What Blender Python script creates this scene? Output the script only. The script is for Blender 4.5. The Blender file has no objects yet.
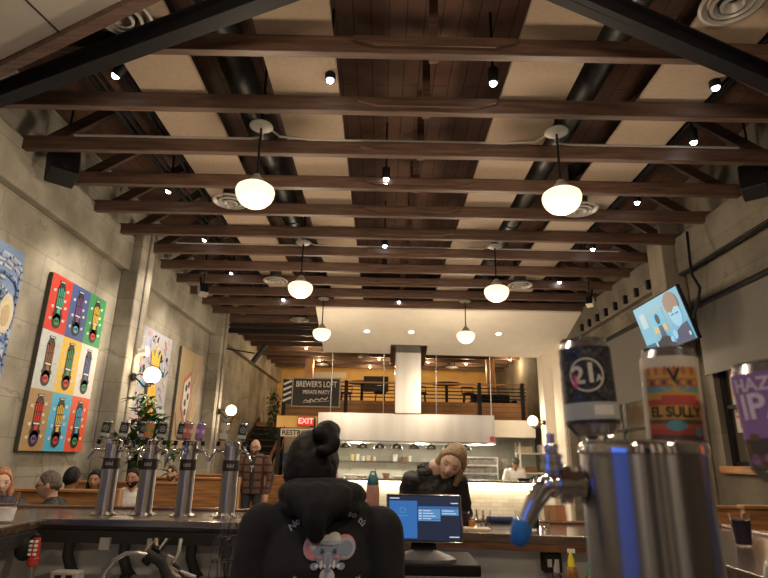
import bpy, bmesh, math, random
from mathutils import Vector, Matrix
from mathutils.bvhtree import BVHTree
random.seed(7)
PI = math.pi
SC = bpy.context.scene
COL = SC.collection

# ------------------------------------------------------------------ camera
CAM_H, FPX, PITCH, ROLL = 1.47, 555.0, math.radians(16.9), math.radians(1.1)
cam_data = bpy.data.cameras.new('camera')
cam = bpy.data.objects.new('camera', cam_data)
COL.objects.link(cam)
SC.camera = cam
cam_data.sensor_width = 36.0
cam_data.lens = FPX / 768.0 * 36.0
cam_data.clip_start = 0.02
cam_data.clip_end = 100
_f = Vector((0, math.cos(PITCH), math.sin(PITCH)))
_u0 = Vector((0, -math.sin(PITCH), math.cos(PITCH)))
_r0 = Vector((1, 0, 0))
_r = _r0 * math.cos(ROLL) + _u0 * math.sin(ROLL)
_u = -_r0 * math.sin(ROLL) + _u0 * math.cos(ROLL)
m3 = Matrix((_r, _u, -_f)).transposed()
cam.matrix_world = Matrix.Translation((0, 0, CAM_H)) @ m3.to_4x4()
cam_data.dof.use_dof = True
cam_data.dof.focus_distance = 5.0
cam_data.dof.aperture_fstop = 7.0

# ------------------------------------------------------------------ world, exposure
W = bpy.data.worlds.new('world')
SC.world = W
W.use_nodes = True
bg = W.node_tree.nodes['Background']
bg.inputs[0].default_value = (1.0, 0.80, 0.60, 1)
bg.inputs[1].default_value = 0.05
SC.view_settings.view_transform = 'Standard'
SC.view_settings.look = 'None'
SC.view_settings.gamma = 1.0
SC.view_settings.use_curve_mapping = False
SC.view_settings.exposure = 0.0
SC.cycles.use_denoising = True
SC.cycles.max_bounces = 8
SC.cycles.sample_clamp_indirect = 4.0

def link_light(name, kind, energy, color, loc, target=None, parent=None, **kw):
    ld = bpy.data.lights.new(name, kind)
    ld.energy = energy
    ld.color = color
    for k, v in kw.items():
        setattr(ld, k, v)
    o = bpy.data.objects.new(name, ld)
    COL.objects.link(o)
    o.location = loc
    if target is not None:
        o.rotation_euler = (Vector(target) - Vector(loc)).to_track_quat('-Z', 'Y').to_euler()
    if parent:
        o.parent = parent
    return o

WARM = (1.0, 0.79, 0.56)
COOL = (0.85, 0.92, 1.0)

def ray(x, y):
    return _r * (x - 384) + _u * (289 - y) + _f * FPX
def at(x, y, d):                       # point seen at (x, y), d metres ahead
    v = ray(x, y)
    return v / v.y * d + Vector((0, 0, CAM_H))
def at_z(x, y, z):                     # point seen at (x, y), at height z
    v = ray(x, y)
    return v / v.z * (z - CAM_H) + Vector((0, 0, CAM_H))

# ------------------------------------------------------------------ materials
MATS = {}
def nodes_of(name):
    m = bpy.data.materials.new(name)
    m.use_nodes = True
    nt = m.node_tree
    b = nt.nodes['Principled BSDF']
    MATS[name] = m
    return m, nt, b
def noise_mix(nt, b, c1, c2, scale, detail=4, stretch=(1, 1, 1), lo=0.35, hi=0.65):
    tc = nt.nodes.new('ShaderNodeTexCoord')
    mp = nt.nodes.new('ShaderNodeMapping')
    mp.inputs['Scale'].default_value = stretch
    nt.links.new(tc.outputs['Object'], mp.inputs[0])
    n = nt.nodes.new('ShaderNodeTexNoise')
    n.inputs['Scale'].default_value = scale
    n.inputs['Detail'].default_value = detail
    nt.links.new(mp.outputs[0], n.inputs['Vector'])
    r = nt.nodes.new('ShaderNodeValToRGB')
    r.color_ramp.elements[0].position = lo
    r.color_ramp.elements[1].position = hi
    r.color_ramp.elements[0].color = (*c1, 1)
    r.color_ramp.elements[1].color = (*c2, 1)
    nt.links.new(n.outputs[0], r.inputs[0])
    return r.outputs[0], mp.outputs[0], n
def mat(name, c, rough=0.6, metal=0.0, var=0.25, scale=12, stretch=(1, 1, 1), bump=0.0, spec=None, coat=0.0):
    if name in MATS:
        return MATS[name]
    m, nt, b = nodes_of(name)
    c1 = tuple(max(0, v * (1 - var)) for v in c)
    c2 = tuple(min(1, v * (1 + var)) for v in c)
    o, vec, n = noise_mix(nt, b, c1, c2, scale, 4, stretch)
    nt.links.new(o, b.inputs['Base Color'])
    b.inputs['Roughness'].default_value = rough
    b.inputs['Metallic'].default_value = metal
    if spec is not None:
        b.inputs['Specular IOR Level'].default_value = spec
    if coat:
        b.inputs['Coat Weight'].default_value = coat
        b.inputs['Coat Roughness'].default_value = 0.15
    if bump:
        bp = nt.nodes.new('ShaderNodeBump')
        bp.inputs['Strength'].default_value = bump
        bp.inputs['Distance'].default_value = 0.01
        nt.links.new(n.outputs[0], bp.inputs['Height'])
        nt.links.new(bp.outputs[0], b.inputs['Normal'])
    return m
def emit(name, c, s):
    if name in MATS:
        return MATS[name]
    m, nt, b = nodes_of(name)
    b.inputs['Base Color'].default_value = (*[v * .3 for v in c], 1)
    b.inputs['Emission Color'].default_value = (*c, 1)
    b.inputs['Emission Strength'].default_value = s
    b.inputs['Roughness'].default_value = 0.4
    return m
def glass(name, c=(1, 1, 1), rough=0.02):
    if name in MATS:
        return MATS[name]
    m, nt, b = nodes_of(name)
    b.inputs['Base Color'].default_value = (*c, 1)
    b.inputs['Roughness'].default_value = rough
    b.inputs['Transmission Weight'].default_value = 1.0
    b.inputs['IOR'].default_value = 1.45
    return m
def blocks(name, c1, c2, stain, mortar, bw, bh, rough=0.85, ax='YZ', msize=0.012, offset=0.5, cracks=0):
    """cast blocks / bricks / planks: a brick pattern on two axes with mottled stains"""
    if name in MATS:
        return MATS[name]
    m, nt, b = nodes_of(name)
    o, vec, n = noise_mix(nt, b, c1, c2, 1.6, 8)
    tc = nt.nodes.new('ShaderNodeTexCoord')
    sep = nt.nodes.new('ShaderNodeSeparateXYZ')
    cmb = nt.nodes.new('ShaderNodeCombineXYZ')
    nt.links.new(tc.outputs['Object'], sep.inputs[0])
    nt.links.new(sep.outputs[ax[0]], cmb.inputs[0])
    nt.links.new(sep.outputs[ax[1]], cmb.inputs[1])
    br = nt.nodes.new('ShaderNodeTexBrick')
    br.offset = offset
    br.inputs['Scale'].default_value = 1.0
    br.inputs['Brick Width'].default_value = bw
    br.inputs['Row Height'].default_value = bh
    br.inputs['Mortar Size'].default_value = msize
    br.inputs['Mortar Smooth'].default_value = 0.4
    br.inputs['Color1'].default_value = (1, 1, 1, 1)
    br.inputs['Color2'].default_value = (.82, .82, .80, 1)
    br.inputs['Mortar'].default_value = (*mortar, 1)
    nt.links.new(cmb.outputs[0], br.inputs['Vector'])
    mx = nt.nodes.new('ShaderNodeMix')
    mx.data_type = 'RGBA'
    mx.blend_type = 'MULTIPLY'
    mx.inputs[0].default_value = 1.0
    nt.links.new(o, mx.inputs[6])
    nt.links.new(br.outputs[0], mx.inputs[7])
    n2 = nt.nodes.new('ShaderNodeTexNoise')
    n2.inputs['Scale'].default_value = 5.0
    n2.inputs['Detail'].default_value = 10
    n2.inputs['Roughness'].default_value = 0.75
    nt.links.new(tc.outputs['Object'], n2.inputs['Vector'])
    r2 = nt.nodes.new('ShaderNodeValToRGB')
    r2.color_ramp.elements[0].position = 0.56
    r2.color_ramp.elements[1].position = 0.74
    r2.color_ramp.elements[0].color = (0, 0, 0, 1)
    r2.color_ramp.elements[1].color = (.8, .8, .8, 1)
    nt.links.new(n2.outputs[0], r2.inputs[0])
    m2 = nt.nodes.new('ShaderNodeMix')
    m2.data_type = 'RGBA'
    m2.inputs[7].default_value = (*stain, 1)
    nt.links.new(r2.outputs[0], m2.inputs[0])
    nt.links.new(mx.outputs[2], m2.inputs[6])
    last = m2.outputs[2]
    if cracks:                          # thin wandering cracks
        dn = nt.nodes.new('ShaderNodeTexNoise'); dn.inputs['Scale'].default_value = 4.5; dn.inputs['Detail'].default_value = 6
        nt.links.new(tc.outputs['Object'], dn.inputs['Vector'])
        va = nt.nodes.new('ShaderNodeMix'); va.data_type = 'VECTOR'; va.inputs[0].default_value = .22
        nt.links.new(tc.outputs['Object'], va.inputs[4]); nt.links.new(dn.outputs[1], va.inputs[5])
        vo = nt.nodes.new('ShaderNodeTexVoronoi'); vo.feature = 'DISTANCE_TO_EDGE'; vo.inputs['Scale'].default_value = cracks
        nt.links.new(va.outputs[1], vo.inputs['Vector'])
        r3 = nt.nodes.new('ShaderNodeValToRGB'); r3.color_ramp.elements[0].position = 0.002; r3.color_ramp.elements[1].position = 0.006
        r3.color_ramp.elements[0].color = (.68, .66, .63, 1)
        nt.links.new(vo.outputs[0], r3.inputs[0])
        m4 = nt.nodes.new('ShaderNodeMix'); m4.data_type = 'RGBA'; m4.blend_type = 'MULTIPLY'; m4.inputs[0].default_value = 1
        nt.links.new(last, m4.inputs[6]); nt.links.new(r3.outputs[0], m4.inputs[7]); last = m4.outputs[2]
    nt.links.new(last, b.inputs['Base Color'])
    b.inputs['Roughness'].default_value = rough
    bp = nt.nodes.new('ShaderNodeBump')
    bp.inputs['Strength'].default_value = 0.5
    bp.inputs['Distance'].default_value = 0.015
    nt.links.new(n2.outputs[0], bp.inputs['Height'])
    nt.links.new(bp.outputs[0], b.inputs['Normal'])
    return m
def wood(name, c, along='X', rough=0.5, var=0.35, coat=0.0):
    st = {'X': (1.2, 14, 14), 'Y': (14, 1.2, 14), 'Z': (14, 14, 1.2)}[along]
    return mat(name, c, rough, 0, var, 2.2, st, 0.15, coat=coat)

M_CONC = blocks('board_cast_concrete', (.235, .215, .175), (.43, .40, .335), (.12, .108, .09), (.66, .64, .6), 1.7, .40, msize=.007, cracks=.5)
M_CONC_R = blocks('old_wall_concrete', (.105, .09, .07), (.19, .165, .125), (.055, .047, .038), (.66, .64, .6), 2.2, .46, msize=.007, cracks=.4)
M_BEAM = wood('brown_joist_wood', (.088, .048, .032), 'X', .55)
M_DARKWOOD = wood('dark_roof_wood', (.045, .022, .015), 'X', .7)
M_DECK = blocks('roof_deck_planks', (.055, .026, .017), (.12, .055, .032), (.03, .016, .012), (.15, .12, .1), 5, .16, ax='YX', msize=.006)
M_PANEL = mat('cream_acoustic_fabric', (.36, .275, .20), .9, 0, .05, 30)
M_BLACK = mat('black_metal', (.005, .005, .0065), .6, 0, .2, spec=.25)
M_BLACKMATT = mat('black_matt', (.008, .008, .008), .8, 0, .2)
M_DUCT = mat('grey_duct_metal', (.05, .05, .05), .45, .7, .2)
M_STEEL = mat('polished_steel', (.62, .61, .60), .16, 1.0, .04, 3, (1, 1, 12))
M_COLUMN = mat('column_steel', (.38, .38, .40), .28, 1.0, .03, 3, (1, 1, 12))
_t = M_COLUMN.node_tree.nodes.new('ShaderNodeTangent'); _t.direction_type = 'RADIAL'; _t.axis = 'Z'
_b = M_COLUMN.node_tree.nodes['Principled BSDF']; M_COLUMN.node_tree.links.new(_t.outputs[0], _b.inputs['Tangent']); _b.inputs['Anisotropic'].default_value = .9; _b.inputs['Anisotropic Rotation'].default_value = .25
M_BRUSH = mat('brushed_steel', (.56, .55, .53), .30, 1.0, .08, 1.2, (3, 3, .3), bump=.05)
M_CHROME = mat('chrome', (.70, .70, .72), .08, 1.0, .03)
M_WHITE = mat('white_paint', (.78, .72, .62), .7, 0, .03, 4)
M_CREAMWALL = mat('cream_paint', (.62, .53, .40), .75, 0, .05, 4)
M_YELLOW = mat('ochre_paint', (.72, .45, .15), .75, 0, .08, 3)
M_WOODY = wood('booth_oak', (.33, .155, .055), 'Y', .45)
M_WOODP = wood('booth_oak_panel', (.33, .155, .055), 'X', .45)
M_WOODX = wood('loft_cedar', (.40, .20, .085), 'X', .5)
M_WOODZ = wood('post_oak', (.36, .18, .07), 'Z', .5)
M_BAR = wood('dark_bar_wood', (.080, .055, .038), 'X', .25, coat=.6)
M_BARRAIL = wood('bar_rail_wood', (.12, .05, .025), 'X', .25, coat=.6)
M_GREYPANEL = mat('grey_underbar_panel', (.46, .46, .45), .55, .1, .1, 3)
M_VENT = mat('vent_grey', (.36, .34, .31), .5, .3, .06)
M_GLASS = glass('clear_glass')
M_PANE, _nt, _b = nodes_of('window_pane_glass')
_tr = _nt.nodes.new('ShaderNodeBsdfTransparent'); _gl = _nt.nodes.new('ShaderNodeBsdfGlossy'); _gl.inputs['Roughness'].default_value = .03
_mx = _nt.nodes.new('ShaderNodeMixShader'); _mx.inputs[0].default_value = .10
_nt.links.new(_tr.outputs[0], _mx.inputs[1]); _nt.links.new(_gl.outputs[0], _mx.inputs[2]); _nt.links.new(_mx.outputs[0], _nt.nodes['Material Output'].inputs[0])
M_GLOBE = emit('lit_opal_glass', (1.0, .82, .54), 1.5)
M_SCONCE = emit('lit_globe_glass', (1.0, .84, .56), 3.2)
M_BULB = emit('lit_spot_bulb', (.86, .94, 1.0), 25)
M_CAN = emit('lit_recessed_lamp', (1.0, .85, .6), 8)
M_TILE = blocks('white_pass_brick', (.60, .55, .46), (.70, .65, .56), (.55, .5, .4), (.72, .7, .66), .24, .075, ax='XZ', msize=.006, rough=.5)
M_FLOOR = mat('concrete_floor', (.12, .11, .10), .45, 0, .2, 2)

# ------------------------------------------------------------------ mesh builder
class MB:
    def __init__(s):
        s.v, s.f, s.m, s.mats, s.M = [], [], [], [], Matrix()
    def mi(s, m):
        if m not in s.mats:
            s.mats.append(m)
        return s.mats.index(m)
    def add(s, vs, fs, m):
        k, i = len(s.v), s.mi(m)
        s.v += [s.M @ Vector(v) for v in vs]
        s.f += [[a + k for a in f] for f in fs]
        s.m += [i] * len(fs)
        return s
    def box(s, c, d, m, rot=None):
        x, y, z = (a / 2 for a in d)
        vs = [Vector(p) for p in ((-x, -y, -z), (x, -y, -z), (x, y, -z), (-x, y, -z), (-x, -y, z), (x, -y, z), (x, y, z), (-x, y, z))]
        if rot:
            vs = [rot @ v for v in vs]
        vs = [v + Vector(c) for v in vs]
        return s.add(vs, [(3, 2, 1, 0), (4, 5, 6, 7), (0, 1, 5, 4), (1, 2, 6, 5), (2, 3, 7, 6), (3, 0, 4, 7)], m)
    def b(s, x0, x1, y0, y1, z0, z1, m):
        return s.box(((x0 + x1) / 2, (y0 + y1) / 2, (z0 + z1) / 2), (abs(x1 - x0), abs(y1 - y0), abs(z1 - z0)), m)
    def bar(s, p, q, w, h, m, up=(0, 0, 1)):
        p, q = Vector(p), Vector(q)
        d = (q - p)
        L = d.length
        d.normalize()
        upv = Vector(up)
        if abs(d.dot(upv)) > .99:
            upv = Vector((0, 1, 0))
        sx = d.cross(upv).normalized()
        uz = sx.cross(d)
        R = Matrix((sx, d, uz)).transposed()
        return s.box((p + q) / 2, (w, L, h), m, R)
    def lathe(s, prof, m, o=(0, 0, 0), ax=(0, 0, 1), n=24, sx=1, sy=1):
        ax = Vector(ax).normalized()
        t = Vector((1, 0, 0)) if abs(ax.x) < .9 else Vector((0, 1, 0))
        e1 = (t - ax * t.dot(ax)).normalized()
        e2 = ax.cross(e1)
        o = Vector(o)
        vs, fs, rings = [], [], []
        for r, h in prof:
            if r < 1e-6:
                rings.append([len(vs)])
                vs.append(o + ax * h)
            else:
                rings.append(list(range(len(vs), len(vs) + n)))
                for k in range(n):
                    a = 2 * PI * k / n
                    vs.append(o + ax * h + e1 * (r * sx * math.cos(a)) + e2 * (r * sy * math.sin(a)))
        for A, B in zip(rings, rings[1:]):
            for k in range(n):
                a0, a1 = A[k % len(A)], A[(k + 1) % len(A)]
                b0, b1 = B[k % len(B)], B[(k + 1) % len(B)]
                f = []
                for q in (a0, a1, b1, b0):
                    if q not in f:
                        f.append(q)
                if len(f) > 2:
                    fs.append(f)
        return s.add(vs, fs, m)
    def cyl(s, p, q, r, m, n=16, r2=None):
        p, q = Vector(p), Vector(q)
        L = (q - p).length
        r2 = r if r2 is None else r2
        return s.lathe([(0, 0), (r, 0), (r2, L), (0, L)], m, p, q - p, n)
    def capsule(s, p, r, q, r2, m, n=14, k=5):
        p, q = Vector(p), Vector(q)
        L = (q - p).length
        pr = [(r * math.sin(PI / 2 * i / k), -r * math.cos(PI / 2 * i / k)) for i in range(k + 1)]
        pr += [(r2 * math.cos(PI / 2 * i / k), L + r2 * math.sin(PI / 2 * i / k)) for i in range(k + 1)]
        pr[0] = (0, pr[0][1])
        pr[-1] = (0, pr[-1][1])
        ax = (q - p) if L > 1e-5 else Vector((0, 0, 1))
        return s.lathe(pr, m, p, ax, n)
    def ball(s, c, r, m, n=16, sc=(1, 1, 1), rot=None):
        vs, fs = [], []
        k = n // 2
        rings = []
        for i in range(k + 1):
            th = PI * i / k
            if i in (0, k):
                rings.append([len(vs)])
                vs.append(Vector((0, 0, r * math.cos(th) * sc[2])))
            else:
                rings.append(list(range(len(vs), len(vs) + n)))
                for j in range(n):
                    a = 2 * PI * j / n
                    vs.append(Vector((r * sc[0] * math.sin(th) * math.cos(a), r * sc[1] * math.sin(th) * math.sin(a), r * sc[2] * math.cos(th))))
        for A, B in zip(rings, rings[1:]):
            for j in range(n):
                f = []
                for q in (A[j % len(A)], B[j % len(B)], B[(j + 1) % len(B)], A[(j + 1) % len(A)]):
                    if q not in f:
                        f.append(q)
                if len(f) > 2:
                    fs.append(f)
        if rot:
            vs = [rot @ v for v in vs]
        return s.add([v + Vector(c) for v in vs], fs, m)
    def tube(s, pts, r, m, n=10):
        pts = [Vector(p) for p in pts]
        vs, fs = [], []
        e = None
        for i, p in enumerate(pts):
            t = (pts[min(i + 1, len(pts) - 1)] - pts[max(i - 1, 0)]).normalized()
            if e is None:
                g = Vector((0, 0, 1)) if abs(t.z) < .9 else Vector((1, 0, 0))
                e = (g - t * g.dot(t)).normalized()
            else:
                e = (e - t * e.dot(t)).normalized()
            e2 = t.cross(e)
            rr = r[i] if isinstance(r, (list, tuple)) else r
            for k in range(n):
                a = 2 * PI * k / n
                vs.append(p + e * (rr * math.cos(a)) + e2 * (rr * math.sin(a)))
        for i in range(len(pts) - 1):
            for k in range(n):
                fs.append((i * n + k, i * n + (k + 1) % n, (i + 1) * n + (k + 1) % n, (i + 1) * n + k))
        fs.append(list(range(n))[::-1])
        fs.append([(len(pts) - 1) * n + k for k in range(n)])
        return s.add(vs, fs, m)
    def prism(s, pts, z0, z1, m):            # polygon in XY, extruded in Z
        n = len(pts)
        vs = [(x, y, z0) for x, y in pts] + [(x, y, z1) for x, y in pts]
        fs = [list(range(n))[::-1], [n + k for k in range(n)]] + [(k, (k + 1) % n, n + (k + 1) % n, n + k) for k in range(n)]
        return s.add(vs, fs, m)
    def loft(s, rings, m, n=20):             # rings: (centre, rx, ry[, tilt vector x, y axes])
        vs, fs = [], []
        for c, rx, ry in rings:
            for k in range(n):
                a = 2 * PI * k / n
                vs.append(Vector(c) + Vector((rx * math.cos(a), ry * math.sin(a), 0)))
        for i in range(len(rings) - 1):
            for k in range(n):
                fs.append((i * n + k, i * n + (k + 1) % n, (i + 1) * n + (k + 1) % n, (i + 1) * n + k))
        fs.append(list(range(n))[::-1])
        fs.append([(len(rings) - 1) * n + k for k in range(n)])
        return s.add(vs, fs, m)
    def mesh(s, name):
        me = bpy.data.meshes.new(name)
        me.from_pydata([tuple(v) for v in s.v], [], s.f)
        for m in s.mats:
            me.materials.append(m)
        me.polygons.foreach_set('material_index', s.m)
        bm = bmesh.new()
        bm.from_mesh(me)
        bmesh.ops.recalc_face_normals(bm, faces=bm.faces)
        bm.to_mesh(me)
        bm.free()
        me.polygons.foreach_set('use_smooth', [True] * len(me.polygons))
        me.set_sharp_from_angle(angle=math.radians(38))
        return me
    def build(s, name, parent=None, loc=None, bevel=0):
        o = bpy.data.objects.new(name, s.mesh(name))
        COL.objects.link(o)
        if parent:
            o.parent = parent
        if loc is not None:
            o.location = loc
        if bevel:
            bv = o.modifiers.new('bevel', 'BEVEL')
            bv.width = bevel
            bv.segments = 2
            bv.limit_method = 'ANGLE'
        return o

def tag(o, label, cat, group=None, kind=None):
    o['label'] = label
    o['category'] = cat
    if group:
        o['group'] = group
    if kind:
        o['kind'] = kind
    return o
def thing(name, label, cat, loc=(0, 0, 0), rz=0, group=None):
    o = bpy.data.objects.new(name, None)
    COL.objects.link(o)
    o.location = loc
    o.rotation_euler = (0, 0, rz)
    o.empty_display_size = .1
    return tag(o, label, cat, group)
def struct(o):
    o['kind'] = 'structure'
    return o
def dup(o, loc=None, rz=None, label=None, parent=None):
    c = o.copy()
    COL.objects.link(c)
    if parent:
        c.parent = parent
    if loc is not None:
        c.location = loc
    if rz is not None:
        c.rotation_euler = (0, 0, rz)
    if label:
        c['label'] = label
    for ch in list(o.children):
        dup(ch, parent=c)
    return c
_txt = {}
def text_geo(t, size, shear=0.0, xs=1.0, depth=.004, bold=None):
    bold = size * .02 if bold is None else bold
    key = (t, size, shear, depth, bold)
    if key not in _txt:
        cu = bpy.data.curves.new('lettering', 'FONT')
        cu.body = t
        cu.size = size
        cu.align_x = 'CENTER'
        cu.align_y = 'CENTER'
        cu.shear = shear
        cu.extrude = depth / 2
        cu.resolution_u = 4
        cu.offset = bold
        ob = bpy.data.objects.new('lettering', cu)
        COL.objects.link(ob)
        dg = bpy.context.evaluated_depsgraph_get()
        me = bpy.data.meshes.new_from_object(ob.evaluated_get(dg))
        _txt[key] = ([v.co.copy() for v in me.vertices], [list(p.vertices) for p in me.polygons])
        bpy.data.objects.remove(ob)
        bpy.data.curves.remove(cu)
        bpy.data.meshes.remove(me)
    vs, fs = _txt[key]
    return [Vector((v.x * xs, v.y, v.z)) for v in vs], fs
def add_text(mb, t, size, M, m, xs=1.0, shear=0.0, depth=.004):
    vs, fs = text_geo(t, size, shear, xs, depth)
    return mb.add([M @ v for v in vs], fs, m)
def frame(o, xa, ya):                  # matrix whose X, Y axes lie along xa, ya
    xa, ya = Vector(xa).normalized(), Vector(ya).normalized()
    za = xa.cross(ya)
    M = Matrix((xa, ya, za)).transposed().to_4x4()
    M.translation = Vector(o)
    return M
ORD = ['first', 'second', 'third', 'fourth', 'fifth', 'sixth', 'seventh', 'eighth', 'ninth', 'tenth', 'eleventh', 'twelfth', 'thirteenth', 'fourteenth', 'fifteenth', 'sixteenth']
# ------------------------------------------------------------------ the setting
XL, XR, CX = -3.85, 4.2, 0.2
m = MB(); m.b(-4.3, 4.7, -4.5, 21, -.1, 0, M_FLOOR); struct(m.build('floor'))
m = MB(); m.b(-4.3, 4.7, -4.5, 21, 5.25, 5.35, M_DECK); struct(m.build('ceiling'))
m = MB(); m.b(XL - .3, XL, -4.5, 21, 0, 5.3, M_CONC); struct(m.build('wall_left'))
# right wall with two openings for windows
m = MB()
WIN = [(4.3, 7.05, 1.45, 3.5), (8.55, 11.6, 1.2, 3.6)]
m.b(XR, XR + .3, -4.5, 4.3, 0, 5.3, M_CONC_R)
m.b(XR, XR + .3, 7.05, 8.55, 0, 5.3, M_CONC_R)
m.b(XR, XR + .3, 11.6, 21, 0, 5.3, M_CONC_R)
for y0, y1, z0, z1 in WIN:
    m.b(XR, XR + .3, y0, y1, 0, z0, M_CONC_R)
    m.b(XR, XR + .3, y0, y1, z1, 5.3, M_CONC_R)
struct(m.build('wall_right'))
m = MB(); m.b(-4.3, 4.7, 20.6, 20.9, 0, 5.3, M_YELLOW); struct(m.build('wall_back'))
m = MB(); m.b(-4.3, 4.7, -4.8, -4.5, 0, 5.3, M_CONC_R); struct(m.build('wall_front'))
for x in (-2.9, -1.9, -.2, .9, 2.3, 3.4):
    m = MB(); m.b(x - .22, x + .22, -4.5, -4.35, 0, 5.2, M_WHITE); struct(m.build('streak_strip'))  # unseen pale strips added so the steel mirrors bright streaks
# bond beams along the top of the two walls
m = MB()
for y0, y1 in ((-4.5, 7.72), (8.1, 12.15), (12.5, 20.5)):
    m.b(XL, XL + .13, y0, y1, 4.02, 4.55, M_CONC)
struct(m.build('trim_1', bevel=.02))
m = MB()
for y0, y1 in ((-4.5, 7.3), (7.75, 12.4)):
    m.b(XR - .12, XR, y0, y1, 3.98, 4.5, M_CONC_R)
struct(m.build('trim_2', bevel=.02))
for i, (y, w) in enumerate(((7.91, .38), (12.32, .36))):
    m = MB()
    m.b(XL, XL + .26, y - w / 2, y + w / 2, 0, 4.75, M_CONC)
    m.b(XL + .26, XL + .30, y + .02, y + w / 2, 0, 4.72, M_CONC)
    struct(m.build('concrete_pilaster', bevel=.015))
M_PIL = blocks('pale_pilaster_concrete', (.15, .125, .095), (.26, .22, .165), (.08, .07, .055), (.7, .68, .65), 3, .9)
for i, (y, w, xx) in enumerate(((7.52, .42, .30), (12.3, .3, .2))):
    m = MB()
    m.b(XR - xx, XR, y - w / 2, y + w / 2, 0, 4.75, M_PIL)
    struct(m.build('concrete_pilaster', bevel=.015))
# joists: each a timber with its roof truss above
for i in range(-4, 22):
    y = 3.52 + .745 * i
    back = y > 12.6
    m = MB()
    m.b(XL - .05, XR + .05, y, y + .075, 4.42, 4.57, M_BEAM)
    o = struct(m.build('ceiling_joist', bevel=.006))
    if not back:
        k = MB()
        k.b(CX + .12, CX + .19, y + .08, y + .15, 4.45, 5.25, M_BEAM)
        struct(k.build('king_post', o))
        k = MB()
        k.prism([(-.62, 4.50), (-.45, 4.455), (.45, 4.455), (.62, 4.50), (.62, 4.54), (-.62, 4.54)], 0, .04, M_BEAM)
        for q in range(len(k.v)):
            v = k.v[q]
            k.v[q] = Vector((v.x + CX + .15, y - .041 + v.z, v.y))
        struct(k.build('gusset_plate', o))
        k = MB()
        for sx in (-1, 1):
            k.bar((CX + sx * 3.75, y + .11, 4.55), (CX + sx * 2.75, y + .11, 5.2), .05, .12, M_DARKWOOD)
            k.bar((CX + sx * 2.0, y + .11, 4.55), (CX + sx * 2.75, y + .11, 5.2), .05, .12, M_DARKWOOD)
        struct(k.build('truss_web', o))
# steel braces and the dropped ceiling corner over the front
m = MB()
for z in (4.22, 4.37):
    m.bar((-3.85, 4.24, z), (-.35, 2.66, z), .11, .014, M_BLACK)
m.bar((-3.85, 4.24, 4.285), (-.35, 2.66, 4.295), .02, .15, M_BLACK)
struct(m.build('steel_brace'))
m = MB()
for z in (4.22, 4.37):
    m.bar((.75, 2.62, z), (4.2, 4.14, z), .11, .014, M_BLACK)
m.bar((.75, 2.62, 4.285), (4.2, 4.14, 4.295), .02, .15, M_BLACK)
struct(m.build('steel_brace'))
M_DROP = mat('dropped_ceiling_board', (.36, .33, .29), .85, 0, .04, 3)
m = MB()
m.prism([(-3.85, 4.0), (-3.85, 1.2), (-1.45, 1.2), (-1.45, 2.78)], 4.3, 4.36, M_DROP)
m.bar((-2.75, 1.2, 4.298), (-2.32, 3.25, 4.298), .012, .008, M_BLACKMATT)
o = struct(m.build('dropped_ceiling'))
m = MB(); m.bar((-3.85, 4.06, 4.33), (-1.4, 2.8, 4.33), .08, .16, M_BEAM)
struct(m.build('edge_board', o))
# soffit over the kitchen and the wall round the kitchen mouth
m = MB()
vs = [(-1.4, 11.1, 4.40), (4.15, 11.1, 4.40), (4.15, 13.05, 3.80), (-1.4, 13.05, 3.84),
      (-1.4, 11.1, 4.6), (4.15, 11.1, 4.6), (4.15, 13.1, 4.6), (-1.4, 13.1, 4.6)]
m.add(vs, [(3, 2, 1, 0), (4, 5, 6, 7), (0, 1, 5, 4), (1, 2, 6, 5), (2, 3, 7, 6), (3, 0, 4, 7)], M_WHITE)
struct(m.build('kitchen_soffit'))
m = MB(); m.b(3.72, 4.2, 12.9, 13.3, 0, 4.2, M_WHITE); m.b(3.95, 4.2, 12.3, 12.9, 0, 4.3, M_WHITE)
struct(m.build('wall_kitchen_right', bevel=.01))
m = MB(); m.b(-1.62, -1.5, 13.0, 16.0, 0, 2.3, M_CREAMWALL); struct(m.build('wall_kitchen_left'))
M_KWALL = blocks('kitchen_wall_tile', (.48, .48, .43), (.60, .59, .53), (.4, .38, .33), (.75, .75, .72), .3, .3, ax='XZ', msize=.004, rough=.35)
m = MB(); m.b(-1.5, 4.2, 15.7, 15.85, 0, 2.35, M_KWALL); struct(m.build('wall_kitchen_back'))
m = MB(); m.b(-1.5, 4.2, 14.5, 20.6, 2.30, 2.42, M_WOODX); m.b(-3.85, -1.5, 17.2, 20.6, 2.30, 2.42, M_WOODX)
m.b(2.6, 3.75, 13.9, 14.45, 2.0, 2.4, M_WHITE)
struct(m.build('loft_floor'))
# windows in the right wall
M_NIGHT = mat('outside_yard_wall', (.45, .38, .27), .8, 0, .2, 2)
M_FRAME = M_BLACK
for i, (y0, y1, z0, z1) in enumerate(WIN):
    m = MB()
    for yy in (y0 + .03, y1 - .03, (y0 + y1) / 2, y0 + (y1 - y0) * .8):
        m.b(XR + .08, XR + .14, yy - .03, yy + .03, z0, z1, M_FRAME)
    for k in range(4):
        z = z0 + .03 + (z1 - z0 - .06) * k / 3
        m.b(XR + .085, XR + .135, y0, y1, z - .022, z + .022, M_FRAME)
    o = struct(m.build('window_%d' % (i + 1)))
    p = MB(); p.b(XR + .105, XR + .115, y0, y1, z0, z1, M_PANE); struct(p.build('pane', o))
    p = MB(); p.b(XR - .06, XR + .08, y0 - .06, y1 + .06, z0 - .09, z0 - .002, M_WOODY); struct(p.build('window_sill', o, bevel=.008))
m = MB(); m.b(XR + 1.6, XR + 1.7, 2, 14, 0, 4.6, M_NIGHT); m.b(XR + .3, XR + 1.7, 2, 14, -.1, 0, M_FLOOR)
struct(m.build('wall_outside'))
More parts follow.
